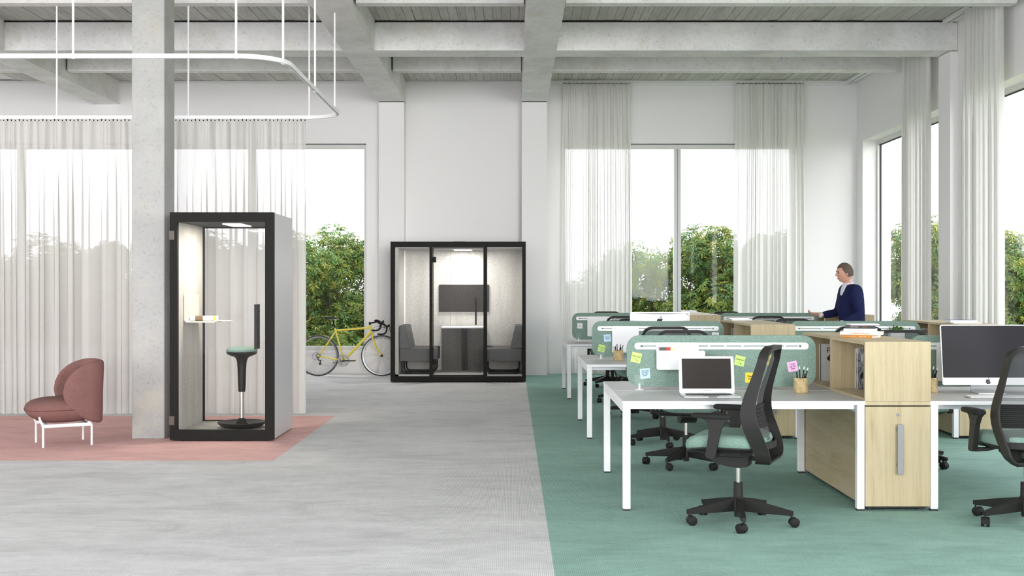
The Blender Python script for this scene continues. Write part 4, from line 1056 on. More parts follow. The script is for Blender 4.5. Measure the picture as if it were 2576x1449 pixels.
# laptop
lx0, lx1 = 1712, 1853; ly = 8.30
lp = thing('laptop', 'open white laptop with dark screen on the nearest desk', 'laptop', ((X(1786, 8.14)), 8.14, DH), 0)
LW = .193
part('base', MB().rbox(-LW, LW, -.118, .122, .001, .013, .004, 2), M['alu'], lp, 'silver base')
km = MB()
for rr in range(6):
    for c in range(14): km.box(-.160+c*.0229, -.160+c*.0229+.0185, .0+rr*.0172-.004, .0+rr*.0172+.0095, .013, .0145)
part('keys', km, M['black_soft'], lp, smooth=False, kind='stuff')
part('trackpad', MB().rbox(-.055, .055, -.100, -.025, .0128, .0136, .0002, 1), M['steel'], lp, smooth=False)
part('notch', MB().box(-.03, .03, -.1184, -.116, .006, .0135), M['steel'], lp, smooth=False)
T4 = T(0, .122, .012) @ RX(R(-11))
ld = part('lid', MB().prism(rrect(2*LW, .262, .012, 5, 0, .131), 'y', -.003, .004).xf(T4), M['white_soft'], lp, 'white screen surround')
part('display', MB().box(-LW+.021, LW-.021, -.0036, -.0029, .034, .245).xf(T4), M['screen_off'], ld, 'dark brown display', smooth=False)
part('camera', MB().cyl((0, -.0036, .2535), (0, -.003, .2535), .0014, 8).xf(T4), M['gasket'], ld)
part('hinge', MB().cyl((-.14, .120, .012), (.14, .120, .012), .006, 10), M['alu'], lp)
text('lettering', 'MacBook Air', .0095, M['cover_grey'], ld, T4 @ T(0, -.0034, .020) @ UP)

# plant on the rail of the middle row right screen
pl = thing('succulent', 'small green succulent in a white holder on the middle row right screen', 'plant', (X(2255, 12.33), 12.33, 1.015))
part('pot', MB().rbox(-.075, .075, -.045, .050, -.075, 0.0, .006, 2), M['white_soft'], pl, 'white hanging holder')
part('hook', MB().rbox(-.012, .012, .050, .062, -.02, .055, .002, 1), M['steel'], pl)
lf = MB(); rnd = random.Random(2)
for k in range(70):
    el = R(20+65*rnd.random()); az = rnd.random()*2*PI; L = .055+.04*rnd.random()
    dn_ = Vector((math.cos(el)*math.cos(az), math.cos(el)*math.sin(az), math.sin(el))); sd = dn_.cross(Vector((0, 0, 1))).normalized(); up = sd.cross(dn_)
    c = Vector((rnd.uniform(-.045, .045), rnd.uniform(-.02, .02), 0))
    p = [c, c+dn_*L*.45+sd*.010, c+dn_*L, c+dn_*L*.45-sd*.010, c+dn_*L*.5-up*.006]
    lf.add(p, [(0, 1, 2), (0, 2, 3), (0, 4, 1), (1, 4, 2), (2, 4, 3), (3, 4, 0)])
part('leaves', lf, M['leaf_s'], pl, smooth=False, kind='stuff')

# ================================================================== OFFICE CHAIRS (local +y = facing direction)
def make_chair():
    r = thing('office_chair', 'x', 'office chair', (0, 0, 0), 0, 'black mesh back office chairs'); bp = M['black_plastic']
    # base
    for k in range(5):
        a = R(-90+72*k); c, s_ = math.cos(a), math.sin(a)
        arm = MB().strip([[(x, -w, z1), (x, w, z1), (x, w*.8, z0), (x, -w*.8, z0)] for (x, w, z0, z1) in ((.030, .021, .078, .160), (.18, .018, .073, .132), (.325, .0135, .070, .100), (.342, .012, .071, .098))], closed=False).xf(RZ(a))
        l = part('leg', arm, bp, r, ang=50)
        cs = MB()
        px, py = .330*c, .330*s_
        t = a+R(25+50*k)   # castor swivel
        d = Vector((math.cos(t), math.sin(t), 0)); q = Vector((-d.y, d.x, 0)); o = Vector((px, py, 0))+d*.018
        for sg in (-1, 1):
            p0 = o+q*(sg*.007); p1 = o+q*(sg*.026)
            cs.tube([(p0.x, p0.y, .0285), (p0.x+q.x*sg*.004, p0.y+q.y*sg*.004, .0285), (p1.x-q.x*sg*.003, p1.y-q.y*sg*.003, .0285), (p1.x, p1.y, .0285)], [.0275, .0285, .0285, .024], 20)
        hood = []
        for i in range(9):
            an = R(-20+200*i/8); rr = .0315
            hp = o+d*(-rr*math.cos(an)); zz = .0285+rr*math.sin(an)
            hood.append([(hp.x+q.x*w, hp.y+q.y*w, zz+(.0 if w*w < .001 else 0)) for w in (-.023, -.010, .010, .023)])
        hs = MB()
        inn = []
        for i, rg in enumerate(hood):
            an = R(-20+200*i/8); hp = o+d*(-.0265*math.cos(an)); zz = .0285+.0265*math.sin(an)
            inn.append([rg[0], rg[3], (hp.x+q.x*.023, hp.y+q.y*.023, zz), (hp.x-q.x*.023, hp.y-q.y*.023, zz)])
        cs.strip(inn, closed=False)
        cs.cyl((px, py, .055), (px, py, .074), .0055, 8)
        part('caster', cs, M['black_soft'], l)
    part('hub', MB().lathe([(.020, .040), (.024, .042), (.026, .075), (.040, .078), (.042, .150), (.034, .165), (.030, .168), (.0285, .255), (.026, .258)], 24), bp, r)
    part('gas_lift', MB().cyl((0, 0, .25), (0, 0, .40), .0145, 20), M['chrome'], r, 'chrome gas lift')
    # mechanism
    part('mechanism', MB().prism([(-.14, .43), (-.13, .365), (-.08, .355), (.0, .362), (.08, .385), (.135, .42), (.145, .445), (.13, .468), (-.13, .468)], 'x', -.065, .065).rbox(-.075, .075, -.10, .14, .420, .462, .006, 1).cyl((.06, .03, .435), (.20, .03, .432), .008, 10).rbox(.19, .24, .02, .04, .422, .442, .005, 1).cyl((-.0665, -.02, .40), (-.06, -.02, .40), .009, 12).cyl((-.077, .09, .445), (-.07, .09, .445), .006, 10).cyl((-.077, -.07, .445), (-.07, -.07, .445), .006, 10), bp, r)
    r.children[-1].location = (0, .06, 0)
    # seat
    def shape(rx, ry, z, k=1):
        out = []
        n = 48
        for i in range(n):
            a = 2*PI*i/n; ca, sa = math.cos(a), math.sin(a); e = .42
            x = rx*math.copysign(abs(ca)**e, ca); y = .055+ry*math.copysign(abs(sa)**e, sa)
            zz = z-.016*max(0, (y-.10)/.15)**2+.010*k*(x/.24)**2
            x *= 1-.08*max(0, -y/.25)
            out.append((x, y, zz))
        return out
    part('seat_pan', MB().strip([shape(.19, .19, .462), shape(.232, .228, .470), shape(.246, .242, .484), shape(.244, .240, .492)], closed=False), bp, r)
    cu = MB().strip([shape(.240, .236, .490), shape(.251, .247, .505), shape(.253, .249, .528), shape(.246, .242, .550), shape(.226, .222, .565), shape(.19, .185, .571), shape(.08, .08, .571)], closed=False)
    part('seat', cu, M['seat_fabric'], r, 'green fabric seat cushion', ang=50)
    # back frame: flat band loop
    prof = smooth_path([(-.165, .405, 0), (-.195, .42, 0), (-.185, .50, 0), (-.145, .60, 0), (-.115, .70, 0), (-.122, .80, 0), (-.158, .92, 0), (-.192, 1.03, 0), (-.212, 1.118, 0)], 5)
    def yz(z):
        pr = [p for p in prof if True]
        best = pr[-1].x
        for i in range(6, len(pr)-1):
            if pr[i].y <= z <= pr[i+1].y: t = (z-pr[i].y)/(pr[i+1].y-pr[i].y+1e-9); return pr[i].x*(1-t)+pr[i+1].x*t
        return pr[6].x if z < .45 else best
    def hw(z): return .226+.034*math.exp(-((z-.66)/.17)**2)-.010*max(0, (z-.9)/.2)-.03*max(0, (.52-z)/.12)
    def bw_(z): return .026+.026*math.exp(-((z-.58)/.30)**2)
    loop = []  # (x, z) going up the left side, across the top, down the right, across the bottom
    for i in range(15): z = .49+(1.020-.49)*i/14; loop.append((-hw(z), z))
    for i in range(1, 8): a = R(180-90*i/7); loop.append((-hw(1.02)+.095+.095*math.cos(a), 1.020+.090*math.sin(a)))
    right = [(-x, z) for (x, z) in reversed(loop)]
    lp_ = loop+right
    for i in range(1, 10): a = R(0-90*i/9); lp_.append((hw(.49)-.085+.085*math.cos(a), .49+.085*math.sin(a)))
    for i in range(0, 9): a = R(-90-90*i/9); lp_.append((-hw(.49)+.085+.085*math.cos(a), .49+.085*math.sin(a)))
    rg = []; N = len(lp_)
    for i, (x, z) in enumerate(lp_):
        a = lp_[i-1]; b_ = lp_[(i+1) % N]; t = Vector((b_[0]-a[0], b_[1]-a[1])); t.normalize(); nn = Vector((t.y, -t.x))
        y = yz(max(z, .42)); w = bw_(z); th = .0065+.0065*min(1, max(0, (z-.98)/.08))
        bowt = -.020*(1-(x/.2)**2) if z > 1.0 else (.035*(1-(x/.2)**2) if z < .45 else 0)
        y += max(-.03, min(.04, bowt)) if abs(x) < .2 else 0
        rg.append([(x+nn.x*th, y-w, z+nn.y*th), (x+nn.x*th, y+w, z+nn.y*th), (x-nn.x*th, y+w, z-nn.y*th), (x-nn.x*th, y-w, z-nn.y*th)])
    part('back_frame', MB().strip(rg), bp, r, 'flat curved band forming the back loop', ang=50)
    def net(i, j):
        z = .535+(1.098-.535)*j/18; u = i/12*2-1; w = hw(min(z, 1.02))-.010-(.075*max(0, (z-1.03)/.07))**1.0
        return (u*w, yz(z)+.012-.034*(1-u*u)*(1 if z < 1.05 else .6), z)
    part('back_net', MB().grid(net, 13, 19), M['net'], r, 'grey see through mesh')
    def lum(i, j):
        z = .615+.145*j/24; u = i/10*2-1
        return (u*(hw(z)-.012), yz(z)+.010-.040*(1-u*u)-(.006 if j % 4 < 2 else 0), z)
    part('lumbar_support', MB().grid(lum, 11, 25), M['black_soft'], r, 'ribbed black lumbar pad', ang=20)
    br = []
    for i in range(11):
        u = i/10*2-1; x = u*(hw(.50)-.004); y = yz(.50)+.02-.070*(1-u*u)
        br.append([(x, y, .492), (x, y+.012, .492), (x, y+.012, .532), (x, y, .532)])
    part('cross_bar', MB().strip(br, closed=False), bp, r)
    part('back_bracket', MB().strip([[(sx-.02, y, z-.012), (sx+.02, y, z-.012), (sx+.02, y, z+.012), (sx-.02, y, z+.012)] for sx in (0,) for (y, z) in ((-.02, .425), (-.09, .412), (-.145, .410))], closed=False).strip([[(-.10, y-.006, z-.006), (.10, y-.006, z-.006), (.10, y+.02, z+.006), (-.10, y+.02, z+.006)] for (y, z) in ((-.165, .407), (-.145, .410), (-.13, .413))], closed=False), bp, r)
    # armrests
    for sx in (-1, 1):
        x = sx*.292
        prf = [(.085, .692), (-.095, .692), (-.060, .672), (-.040, .64), (-.042, .58), (-.062, .455), (-.052, .442), (-.012, .442), (.000, .452), (.020, .56), (.035, .62), (.060, .665), (.085, .682)]
        prf = [(-a+.0, b_) for a, b_ in prf]   # leans back towards the seat rear
        prf = [(y+.075, z) for y, z in prf]
        am = part('armrest', MB().prism([(y, z) for y, z in prf], 'x', x-.017, x+.017).strip([[(sx*(.29-t*.23), yy-.02, zz-.011), (sx*(.29-t*.23), yy+.02, zz-.011), (sx*(.29-t*.23), yy+.02, zz+.011), (sx*(.29-t*.23), yy-.02, zz+.011)] for (t, yy, zz) in ((0, .095, .453), (.35, .095, .455), (.6, .095, .468), (1, .095, .462))], closed=False).cyl((x-.019*1, .085, .615), (x+.019, .085, .615), .0085, 12), bp, r, ang=40)
        if True:
            def pad(i, j):
                a = 2*PI*i/28; ca, sa = math.cos(a), math.sin(a); e = .6
                k = (1, .97, .88, .6)[3-j] if j < 4 else (.98, .90)[j-4]
                return (0, 0, 0)
            pr_ = []
            for (k, z) in ((.80, .684), (.97, .688), (1, .698), (.97, .708), (.85, .714), (.4, .7155)):
                pr_.append([(x+.043*k*math.copysign(abs(math.cos(2*PI*i/28))**.6, math.cos(2*PI*i/28))  , .100+(.128*k if k > .9 else .128*(k+.05))*math.copysign(abs(math.sin(2*PI*i/28))**.75, math.sin(2*PI*i/28)), z) for i in range(28)])
            part('arm_pad', MB().strip(pr_, closed=False), M['black_soft'], am, ang=50)
    return r
ch0 = make_chair()
CHS = [ # x, y, rot (facing +y = 0), label
    (1.425, 7.437, R(157-90), 'nearest office chair, turned left with its arm side to the viewer'),
    (3.235, 7.44, R(5), 'office chair cut by the right edge, facing the big dark display'),
    (1.45, 9.83, R(180), 'office chair on the far side of the laptop desk'),
    (3.33, 9.88, R(183), 'office chair behind the book pile, far side of the nearest right desk'),
    (1.43, 11.20, R(2), 'office chair pushed to the middle row left desk, facing away'),
    (3.24, 11.20, R(-3), 'office chair facing away at the middle row right desk'),
    (1.44, 13.60, R(180), 'office chair behind the silver computer seen from behind'),
    (3.27, 13.60, R(178), 'office chair on the far side of the middle row right desk'),
    (1.435, 15.32, R(0), 'office chair facing away at the back row left desk'),
    (3.27, 15.32, R(2), 'office chair facing away at the back row right desk'),
    (1.44, 17.80, R(180), 'farthest office chair beyond the back row left screen'),
    (3.27, 17.80, R(182), 'farthest office chair beyond the back row right screen')]
for i, (x, y, rz, lb) in enumerate(CHS):
    if i == 0: ch0.location = (x, y, 0); ch0.rotation_euler = (0, 0, rz); ch0['label'] = lb
    else: dup(ch0, (x, y, 0), rz, lb)

# ================================================================== BICYCLE (side view traced in its own plane)
BYY = 19.79
bk = thing('bicycle', 'yellow road bicycle leaning by the window left of the meeting booth', 'bicycle', (X(880, BYY), BYY, 0))
kp = F/BYY
def bp_(px, py, y=0): return ((px/6.585+750-880)/kp, y, 1.48-(py/6.585+760-724.5)/kp)
RW = .345
def bcen(px): return (px/6.585+750-880)/kp
wc = [(bcen(335), RW+.001), (bcen(1383), RW+.001)]
def off(p, y): return (p[0], y, p[2])
RA = (wc[0][0], 0, RW); FA = (wc[1][0], 0, RW)
BB = bp_(760, 965); ST = bp_(608, 430); HT = bp_(1193, 378); HB = bp_(1226, 505); TTs = bp_(618, 468); TTh = bp_(1196, 425); DTh = bp_(1210, 490)
fm = MB().tube([ST, BB], [.0155, .0155], 14).tube([TTs, TTh], [.0135, .0165], 14).tube([DTh, BB], .0215, 14).tube([HT, HB], [.0185, .0200], 14)
for s_ in (-1, 1):
    fm.tube([off(bp_(622, 485), s_*.016), off(bp_(480, 700), s_*.045), off(RA, s_*.062)], [.0095, .0085, .0075], 10)
    fm.tube([off(BB, s_*.025), off(bp_(560, 935), s_*.045), off(RA, s_*.062)], [.0115, .0100, .0080], 10)
fm.cyl(off(BB, -.036), off(BB, .036), .023, 16)
part('frame', fm, M['yellow'], bk, 'yellow frame')
fk = MB()
for s_ in (-1, 1): fk.tube(smooth_path([off(bp_(1232, 540), s_*.022), off(bp_(1250, 640), s_*.040), off(bp_(1310, 780), s_*.046), off(FA, s_*.048)], 4), [.013]*4+[.012]*4+[.009]*4+[.007], 10)
fk.rbox(*sorted((bp_(1215, 0)[0], bp_(1255, 0)[0])), -.034, .034, *sorted((bp_(0, 560)[2], bp_(0, 528)[2])), .008, 2)
part('fork', fk, M['yellow'], bk)
for w, (cx_, cz) in enumerate(wc):
    wh = part('tyre', MB().tube([(cx_+(RW-.0125)*math.cos(2*PI*k/64), 0, cz+(RW-.0125)*math.sin(2*PI*k/64)) for k in range(64)], .0125, 8, closed=True), M['rubber'], bk)
    rings = []
    for k in range(64):
        a = 2*PI*k/64; f = lambda rr, y: (cx_+rr*math.cos(a), y, cz+rr*math.sin(a))
        rings.append([f(RW-.022, -.0095), f(RW-.022, .0095), f(RW-.044, .007), f(RW-.048, 0), f(RW-.044, -.007)])
    part('rim', MB().strip(rings), M['rim'], wh)
    sp = MB(); n = 18 if w else 20
    for k in range(n):
        s_ = 1 if k % 2 else -1; a = 2*PI*(k+(.5*(k % 2 == 0)))/n
        if w == 0: a = 2*PI*((k//4)*4+1.5+(k % 4-1.5)*.45)/n
        h = a+s_*(.9 if w == 0 else 0)
        sp.cyl((cx_+.02*math.cos(h), s_*.022, cz+.02*math.sin(h)), (cx_+(RW-.045)*math.cos(a), 0, cz+(RW-.045)*math.sin(a)), .0012, 4)
    part('spokes', sp, M['rim'], wh, kind='stuff')
    part('wheel_hub', MB().cyl((cx_, -.05, cz), (cx_, .05, cz), .009, 12).cyl((cx_, -.03, cz), (cx_, -.026, cz), .022, 16).cyl((cx_, .026, cz), (cx_, .03, cz), .022, 16).cyl((cx_, -.066, cz), (cx_, .066, cz), .0055, 10), M['black_soft'], wh)
# saddle
sd_ = []
for (px, py, hw_, th) in ((432, 236, .055, .010), (450, 236, .068, .020), (490, 238, .066, .024), (545, 243, .048, .020), (600, 248, .030, .015), (660, 256, .021, .012), (705, 264, .018, .010), (720, 268, .010, .005)):
    p = bp_(px, py); sd_.append([(p[0], hw_*math.cos(2*PI*k/14), p[2]-th*.6+(th if math.sin(2*PI*k/14) < 0 else th*.6)*math.sin(2*PI*k/14)) for k in range(14)])
sdl = part('saddle', MB().strip(sd_, closed=False), M['black_soft'], bk)
part('saddle_rails', MB().tube(smooth_path([bp_(500, 262, .02), bp_(540, 292, .022), bp_(610, 290, .022), bp_(680, 268, .01)], 3), .0035, 6).tube(smooth_path([bp_(500, 262, -.02), bp_(540, 292, -.022), bp_(610, 290, -.022), bp_(680, 268, -.01)], 3), .0035, 6), M['rim'], sdl)
part('seat_post', MB().tube([bp_(573, 285), bp_(604, 418)], .0125, 12).rbox(bp_(555, 0)[0], bp_(595, 0)[0], -.024, .024, bp_(0, 302)[2], bp_(0, 282)[2], .004, 1), M['black_soft'], bk)
stm = part('stem', MB().tube([bp_(1190, 380), bp_(1183, 330)], [.0165, .015], 12).tube([bp_(1187, 352), bp_(1300, 328)], .0135, 12), M['black_soft'], bk)
def drop(y): return smooth_path([bp_(1300, 325, y*.25), bp_(1296, 300, y*.9), bp_(1345, 300, y), bp_(1385, 330, y), bp_(1392, 390, y), bp_(1370, 440, y), bp_(1325, 463, y), bp_(1238, 460, y)], 5)
hb = MB().cyl(bp_(1300, 325, -.06), bp_(1300, 325, .06), .0135, 10)
hb.tube(drop(-.20), .0138, 10)
far = [(p[0]+.062, p[1], p[2]-.085*0) for p in drop(.20)]
hb.tube([(a+.055, b_, c-.078) for a, b_, c in [tuple(p) for p in drop(.20)]], .0138, 10)
hb.tube([bp_(1300, 325, .06), (bp_(1300, 325)[0]+.03, .14, bp_(1300, 325)[2]-.03), (bp_(1350, 300)[0]+.05, .20, bp_(1350, 300)[2]-.075)], .0135, 8)
part('handlebar', hb, M['black_soft'], stm)
for (dx, dz, y) in ((0, 0, -.2), (.055, -.078, .2)):
    q = lambda px, py: (bp_(px, py)[0]+dx, y, bp_(px, py)[2]+dz)
    part('brake_lever', MB().tube(smooth_path([q(1375, 322), q(1405, 335), q(1428, 318), q(1430, 296)], 3), [.016, .017, .017, .018, .018, .018, .017, .016, .014, .010], 10).tube(smooth_path([q(1432, 318), q(1445, 340), q(1443, 385), q(1458, 430)], 3), .0055, 8), M['black_plastic'], stm)
part('cable', MB().tube(smooth_path([bp_(1395, 400, -.19), bp_(1300, 405, -.10), bp_(1250, 440, -.03), bp_(1280, 480, -.02), bp_(1165, 572, -.02)], 4), .0028, 6).tube(smooth_path([bp_(1420, 420, .1), bp_(1320, 440, 0), bp_(1262, 480, .02), bp_(1240, 500, .03)], 4), .0028, 6), M['black_soft'], bk)
ck = MB()
def annulus(mb, c, r0, r1, y0, y1, n=40):
    mb.strip([[(c[0]+r1*math.cos(2*PI*k/n), y0, c[2]+r1*math.sin(2*PI*k/n)), (c[0]+r1*math.cos(2*PI*k/n), y1, c[2]+r1*math.sin(2*PI*k/n)), (c[0]+r0*math.cos(2*PI*k/n), y1, c[2]+r0*math.sin(2*PI*k/n)), (c[0]+r0*math.cos(2*PI*k/n), y0, c[2]+r0*math.sin(2*PI*k/n))] for k in range(n)]); return mb
CC = (BB[0]+.0, 0, BB[2])
annulus(ck, CC, .084, .102, -.052, -.048); annulus(ck, CC, .062, .078, -.046, -.042)
for k in range(5): a = R(72*k+20); ck.tube([(CC[0], -.05, CC[2]), (CC[0]+.088*math.cos(a), -.049, CC[2]+.088*math.sin(a))], [.012, .006], 6)
cs_ = part('crankset', ck, M['rim'], bk, 'silver chainrings')
part('crank_arm', MB().tube([(CC[0], -.064, CC[2]), (bp_(935, 968)[0], -.070, bp_(0, 968)[2])], [.014, .010], 8).tube([(CC[0], .064, CC[2]), (bp_(600, 1010)[0], .070, bp_(0, 1010)[2])], [.014, .010], 8).cyl((CC[0], -.072, CC[2]), (CC[0], -.04, CC[2]), .020, 14), M['grey_fabric'] if False else M['rubber'], cs_)
for (px, py, y) in ((930, 962, -.11), (605, 1008, .11)):
    p = bp_(px, py); part('pedal', MB().rbox(p[0]-.037, p[0]+.037, y-.038, y+.038, p[2]-.011, p[2]+.006, .004, 1), M['black_soft'], cs_)
    part('pedal_cage', MB().rbox(p[0]-.034, p[0]-.008, y-.036, y+.036, p[2]+.006, p[2]+.013, .002, 1).rbox(p[0]+.008, p[0]+.034, y-.036, y+.036, p[2]+.006, p[2]+.013, .002, 1), M['yellow'], cs_)
cst = MB()
for i, rr in enumerate((.044, .040, .035, .030, .025)): cst.cyl((RA[0], -.028-i*.004, RA[2]), (RA[0], -.030-i*.004, RA[2]), rr, 20)
part('cassette', cst, M['rim'], bk)
J = bp_(372, 1018)
part('derailleur', MB().tube([(RA[0]+.005, -.05, RA[2]-.02), bp_(335, 945, -.06), bp_(378, 970, -.06), bp_(372, 1018, -.055)], .009, 8).cyl(bp_(372, 1018, -.060), bp_(372, 1018, -.045), .022, 14).cyl(bp_(380, 968, -.060), bp_(380, 968, -.045), .016, 14), M['rubber'], bk)
chn = [(RA[0], -.046, RA[2]+.040), (CC[0], -.050, CC[2]+.100)]
lo = [(J[0]+.0, -.046, J[2]-.022), (CC[0], -.050, CC[2]-.100)]
part('chain', MB().tube(chn, .0032, 6).tube(lo, .0032, 6).tube(smooth_path([(RA[0], -.046, RA[2]+.04), (RA[0]-.040, -.046, RA[2]), (J[0]-.020, -.046, J[2]+.05), (J[0]+.020, -.046, J[2]), (J[0], -.046, J[2]-.022)], 4), .0032, 6), M['rim'], bk)
part('shift_cable', MB().tube(smooth_path([bp_(405, 912, -.06), bp_(350, 850, -.07), bp_(290, 838, -.07), bp_(245, 880, -.07), bp_(255, 930, -.07), bp_(310, 958, -.065)], 4), .0028, 6), M['black_soft'], bk)
for (c, dx) in ((bp_(1283, 590), 0), (bp_(505, 600), 0)):
    part('brake_caliper', MB().tube(smooth_path([(c[0]-.02, -.02, c[2]+.03), (c[0]+.005, -.035, c[2]+.01), (c[0]+.015, -.022, c[2]-.02)], 3), .006, 6).tube(smooth_path([(c[0]-.02, .02, c[2]+.03), (c[0]+.005, .035, c[2]+.01), (c[0]+.015, .022, c[2]-.02)], 3), .006, 6), M['rim'], bk)

# ================================================================== WALKING MAN
def skin_mesh(name, nodes, edges, mat, parent, sub=2, label=None):
    me = bpy.data.meshes.new('tmp'); me.from_pydata([n[0] for n in nodes], edges, [])
    o = bpy.data.objects.new('tmp', me); COL.objects.link(o)
    md = o.modifiers.new('s', 'SKIN'); md.use_smooth_shade = True
    for i, n in enumerate(nodes):
        rr = n[1]; me.skin_vertices[0].data[i].radius = rr if isinstance(rr, tuple) else (rr, rr)
    me.skin_vertices[0].data[0].use_root = True
    sb = o.modifiers.new('u', 'SUBSURF'); sb.levels = sub; sb.render_levels = sub
    bpy.context.view_layer.update()
    m2 = bpy.data.meshes.new_from_object(o.evaluated_get(bpy.context.evaluated_depsgraph_get()))
    bpy.data.objects.remove(o); bpy.data.meshes.remove(me)
    m2.name = name; m2.materials.clear(); m2.materials.append(mat)
    m2.polygons.foreach_set('use_smooth', [True]*len(m2.polygons))
    q = link(name, m2, parent)
    if label: q['label'] = label
    return q
# local frame: -x is the walking direction, +y away from the viewer, z up
man = thing('person', 'man in navy suit and white shirt walking left past the back row cabinets', 'person', (X(2142, 14.55), 14.55, 0))
B_ = [((.02, 0, .95), (.125, .145)), ((.01, 0, 1.08), (.105, .135)), ((-.01, 0, 1.22), (.115, .155)), ((-.03, 0, 1.36), (.105, .140)), ((-.035, 0, 1.46), (.075, .10)), ((-.045, 0, 1.52), (.055, .055)), ((-.060, 0, 1.575), (.055, .055)),
      ((-.02, -.17, 1.385), .036), ((.03, -.25, 1.16), .042), ((-.17, -.24, 1.06), .034), ((-.21, -.235, 1.05), .026),      # near arm, elbow bent
      ((-.02, .17, 1.385), .036), ((-.10, .25, 1.17), .042), ((-.31, .22, 1.14), .034), ((-.35, .215, 1.145), .026),
      ((.02, -.09, .88), .085), ((-.13, -.10, .50), .058), ((-.20, -.10, .12), .040), ((-.205, -.10, .075), .036), ((-.33, -.10, .055), .030),
      ((.02, .09, .88), .085), ((.03, .10, .50), .058), ((.26, .10, .19), .040), ((.285, .10, .135), .036), ((.19, .10, .03), .026)]
E_ = [(0, 1), (1, 2), (2, 3), (3, 4), (4, 5), (5, 6), (3, 7), (7, 8), (8, 9), (9, 10), (3, 11), (11, 12), (12, 13), (13, 14), (0, 15), (15, 16), (16, 17), (17, 18), (18, 19), (0, 20), (20, 21), (21, 22), (22, 23), (23, 24)]
body = skin_mesh('body', [(p, tuple(v*.92 for v in r) if isinstance(r, tuple) else r*.86) for p, r in B_], E_, M['skin'], man)
# head, a shaped ellipsoid with brow, nose, chin, ears; faces -x
hm = MB(); nu, nv = 72, 52
def headf(i, j, k=1.0):
    a = 2*PI*i/nu; v = -PI/2+PI*j/(nv-1); f = math.cos(a)*math.cos(v); s_ = math.sin(a)*math.cos(v); u = math.sin(v)
    x = .098*f; y = .076*s_; z = .118*u
    if u < 0: x *= 1-.10*(-u); y *= 1-.34*(-u)**1.3
    if f > 0:                                           # face side
        if u < -.35: x += .018*f*(-u)
        x += .023*math.exp(-((s_)/.13)**2-((u+.14)/(.09 if u < -.14 else .20))**2)          # nose
        x += .006*math.exp(-((u-.28)/.10)**2)*f                     # brow
        x -= .010*math.exp(-((abs(s_)-.38)/.14)**2-((u-.08)/.12)**2)  # eye sockets
        x += .006*math.exp(-((s_)/.25)**2-((u+.48)/.07)**2)          # lips
        x += .012*math.exp(-((s_)/.3)**2-((u+.82)/.14)**2)
    return (-x, y, z)
hm.grid(headf, nu, nv, True)
HD = T(-.085, 0, 1.665) @ RY(R(-8))
me_h = hm.xf(HD).mesh('head', M['skin'], ang=180)
bm = bmesh.new(); bm.from_mesh(body.data); bm.from_mesh(me_h)
def hand(base, dirv, side, curl=.5):
    """palm with four unequal bent fingers and a thumb, added to the body mesh"""
    mb = MB(); d = Vector(dirv).normalized(); s_ = Vector((0, side, 0)); u = d.cross(s_).normalized(); b0 = Vector(base)
    mb.strip([[tuple(b0+d*t+s_*w*sy+u*h*sz) for sy, sz in ((-1, -1), (1, -1), (1, 1), (-1, 1))] for (t, w, h) in ((-.02, .020, .017), (.02, .032, .015), (.06, .040, .014), (.085, .038, .012))], closed=False)
    for k, L in enumerate((.066, .074, .070, .055)):
        o = b0+d*.078+s_*(-.029+.0195*k); p = [o]
        for q in range(3): an = curl*(q+1)*.75; p.append(p[-1]+(d*math.cos(an)-u*math.sin(an))*L*(.45, .32, .23)[q])
        mb.tube(p, [.0092, .0088, .008, .0062], 8)
    o = b0+d*.022-s_*.030; p = [o, o+(d*.6-s_*.75)*.035, o+(d*.6-s_*.75)*.035+(d*.95-s_*.2-u*.2)*.030, o+(d*.6-s_*.75)*.035+(d*.95-s_*.1-u*.3)*.054]
    mb.tube(p, [.012, .011, .0095, .007], 8)
    return mb.mesh('hand', None, ang=60)
for (b0, dv, sd_v) in (((-.215, -.235, 1.049), (-1, 0, .03), -1), ((-.355, .214, 1.146), (-1, -.05, .12), 1)):
    bm.from_mesh(hand(b0, dv, sd_v))
bm.to_mesh(body.data); bm.free()
body.data.polygons.foreach_set('use_smooth', [True]*len(body.data.polygons))
# hair cap
def hairf(i, j):
    p = Vector(headf(i, j)); k = 1.07
    return (p.x*k+.004, p.y*1.09, p.z*1.09)
hr = MB(); rowsj = range(nv)
vs = []; fs = []
for j in range(nv):
    for i in range(nu): vs.append(hairf(i, j))
for j in range(nv-1):
    for i in range(nu):
        a = 2*PI*(i+.5)/nu; u = math.sin(-PI/2+PI*(j+.5)/(nv-1)); f = math.cos(a)
        if u > (.56 if f > .5 else (.56-.52*(.5-f)/.3 if f > .2 else (.04-.42*(.2-f)/.35 if f > -.15 else -.38))): k = (i+1) % nu; fs.append((j*nu+i, j*nu+k, (j+1)*nu+k, (j+1)*nu+i))
hr.add(vs, fs)
part('hair', hr.xf(HD), M['hair'], man, 'short brown hair', ang=180)
for s_ in (-1, 1):
    e = part('eye', MB().lathe([(.003, -.009), (.008, -.006), (.0105, 0), (.008, .006), (.003, .009)], 12).xf(HD @ T(-.081, s_*.030, .012)), M['eye'], body)
    part('ear', MB().lathe([(.004, -.027), (.012, -.02), (.015, 0), (.014, .016), (.005, .026)], 12, (0, 0, 0), 1.0, .45).xf(HD @ T(.006, s_*.076, -.005)), M['skin'], body)
def on_head(u, ang, out=.0015):
    j = (math.asin(u)+PI/2)/PI*(nv-1); i = (ang % (2*PI))/(2*PI)*nu
    p = Vector(headf(i, j)); return HD @ (p*(1+out/.09))
part('mouth', MB().tube([on_head(-.50, R(a)) for a in range(-20, 21, 5)], [.0015, .003, .0036, .004, .0042, .004, .0036, .003, .0015], 8), M['lip'], body, 'closed lips')
for s_ in (-1, 1):
    part('eyebrow', MB().tube([on_head(.27, R(s_*a), .002) for a in range(10, 39, 4)], .0030, 6), M['hair'], body)
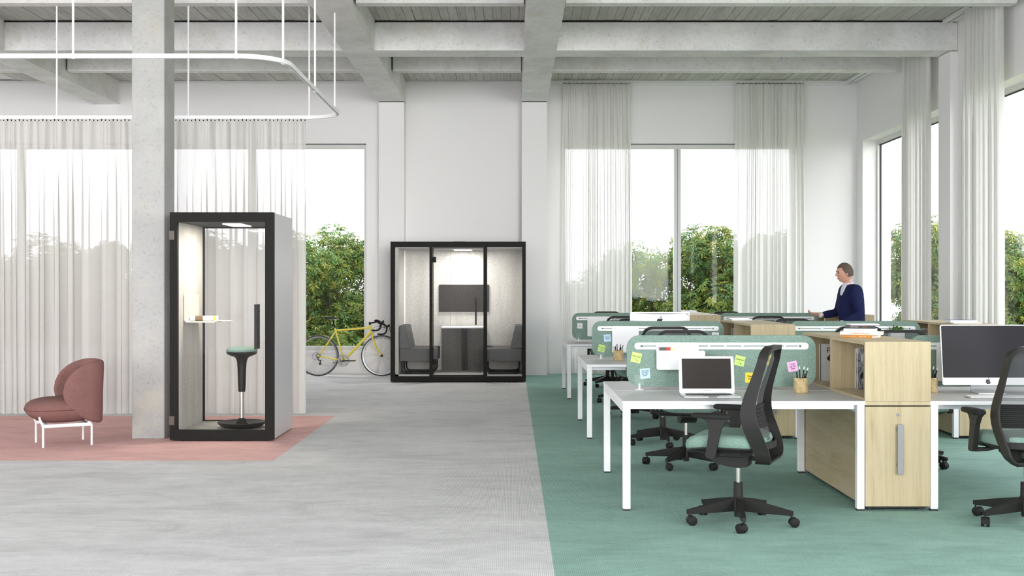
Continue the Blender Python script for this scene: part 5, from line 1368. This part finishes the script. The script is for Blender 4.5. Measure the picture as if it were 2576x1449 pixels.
# clothes
def grow(idx, f=1.13, add=.008, em=None):
    nn = []
    mp = {}
    for k, i in enumerate(idx):
        p, rr = B_[i]; mp[i] = k
        nn.append((p, tuple(v*f+add for v in rr) if isinstance(rr, tuple) else rr*f+add))
    return nn, [(mp[a], mp[b_]) for a, b_ in E_ if a in mp and b_ in mp]
nn, ee = grow([0, 1, 2, 3, 4, 7, 8, 9, 11, 12, 13], 1.15, .010); nn[0] = ((.02, 0, .88), (.145, .175)); nn[4] = ((-.012, 0, 1.475), (.095, .115))
nn[3] = ((-.012, 0, 1.39), (.135, .19)); nn[5] = ((-.015, -.19, 1.455), .092); nn[8] = ((-.015, .19, 1.455), .092)
skin_mesh('jacket', nn, ee, M['navy'], man, 2, 'navy suit jacket')
nn = [((-.030, 0, 1.20), (.120, .10)), ((-.052, 0, 1.36), (.128, .10)), ((-.052, 0, 1.47), (.090, .085)), ((-.050, 0, 1.53), (.062, .066))]
skin_mesh('shirt', nn, [(0, 1), (1, 2), (2, 3)], M['shirt'], man, 2, 'white shirt front')
nn, ee = grow([0, 15, 16, 17, 20, 21, 22], 1.12, .006)
skin_mesh('trousers', nn, ee, M['navy'], man, 2, 'navy trousers')
part('collar', MB().tube([(-.048+.060*math.cos(2*PI*k/20), .060*math.sin(2*PI*k/20), 1.530+.012*math.cos(2*PI*k/20)) for k in range(20)], .013, 8, closed=True), M['shirt'], man, 'white collar')
for (b0, dv, y) in (((-.19, -.235, 1.052), 0, 0), ((-.33, .216, 1.142), 0, 0)):
    part('cuff', MB().cyl((b0[0]+.02, b0[1], b0[2]), (b0[0]-.015, b0[1], b0[2]+.002), .036, 14, .034), M['shirt'], man)
for (x, y, z, tl) in ((-.255, -.10, .0, 0), (.235, .10, .03, R(38))):
    sh = MB()
    rgs = []
    for (t, w, h) in ((.115, .028, .05), (.10, .040, .085), (.03, .043, .095), (-.04, .044, .070), (-.11, .048, .050), (-.16, .036, .036), (-.175, .015, .018)):
        rgs.append([(t, -w, 0), (t, w, 0), (t, w*.95, h*.6), (t, w*.45, h), (t, -w*.45, h), (t, -w*.95, h*.6)])
    part('shoe', sh.strip(rgs, closed=False).xf(T(x, y, z) @ RY(-tl)), M['shoe'], man, 'dark leather shoe', ang=50)
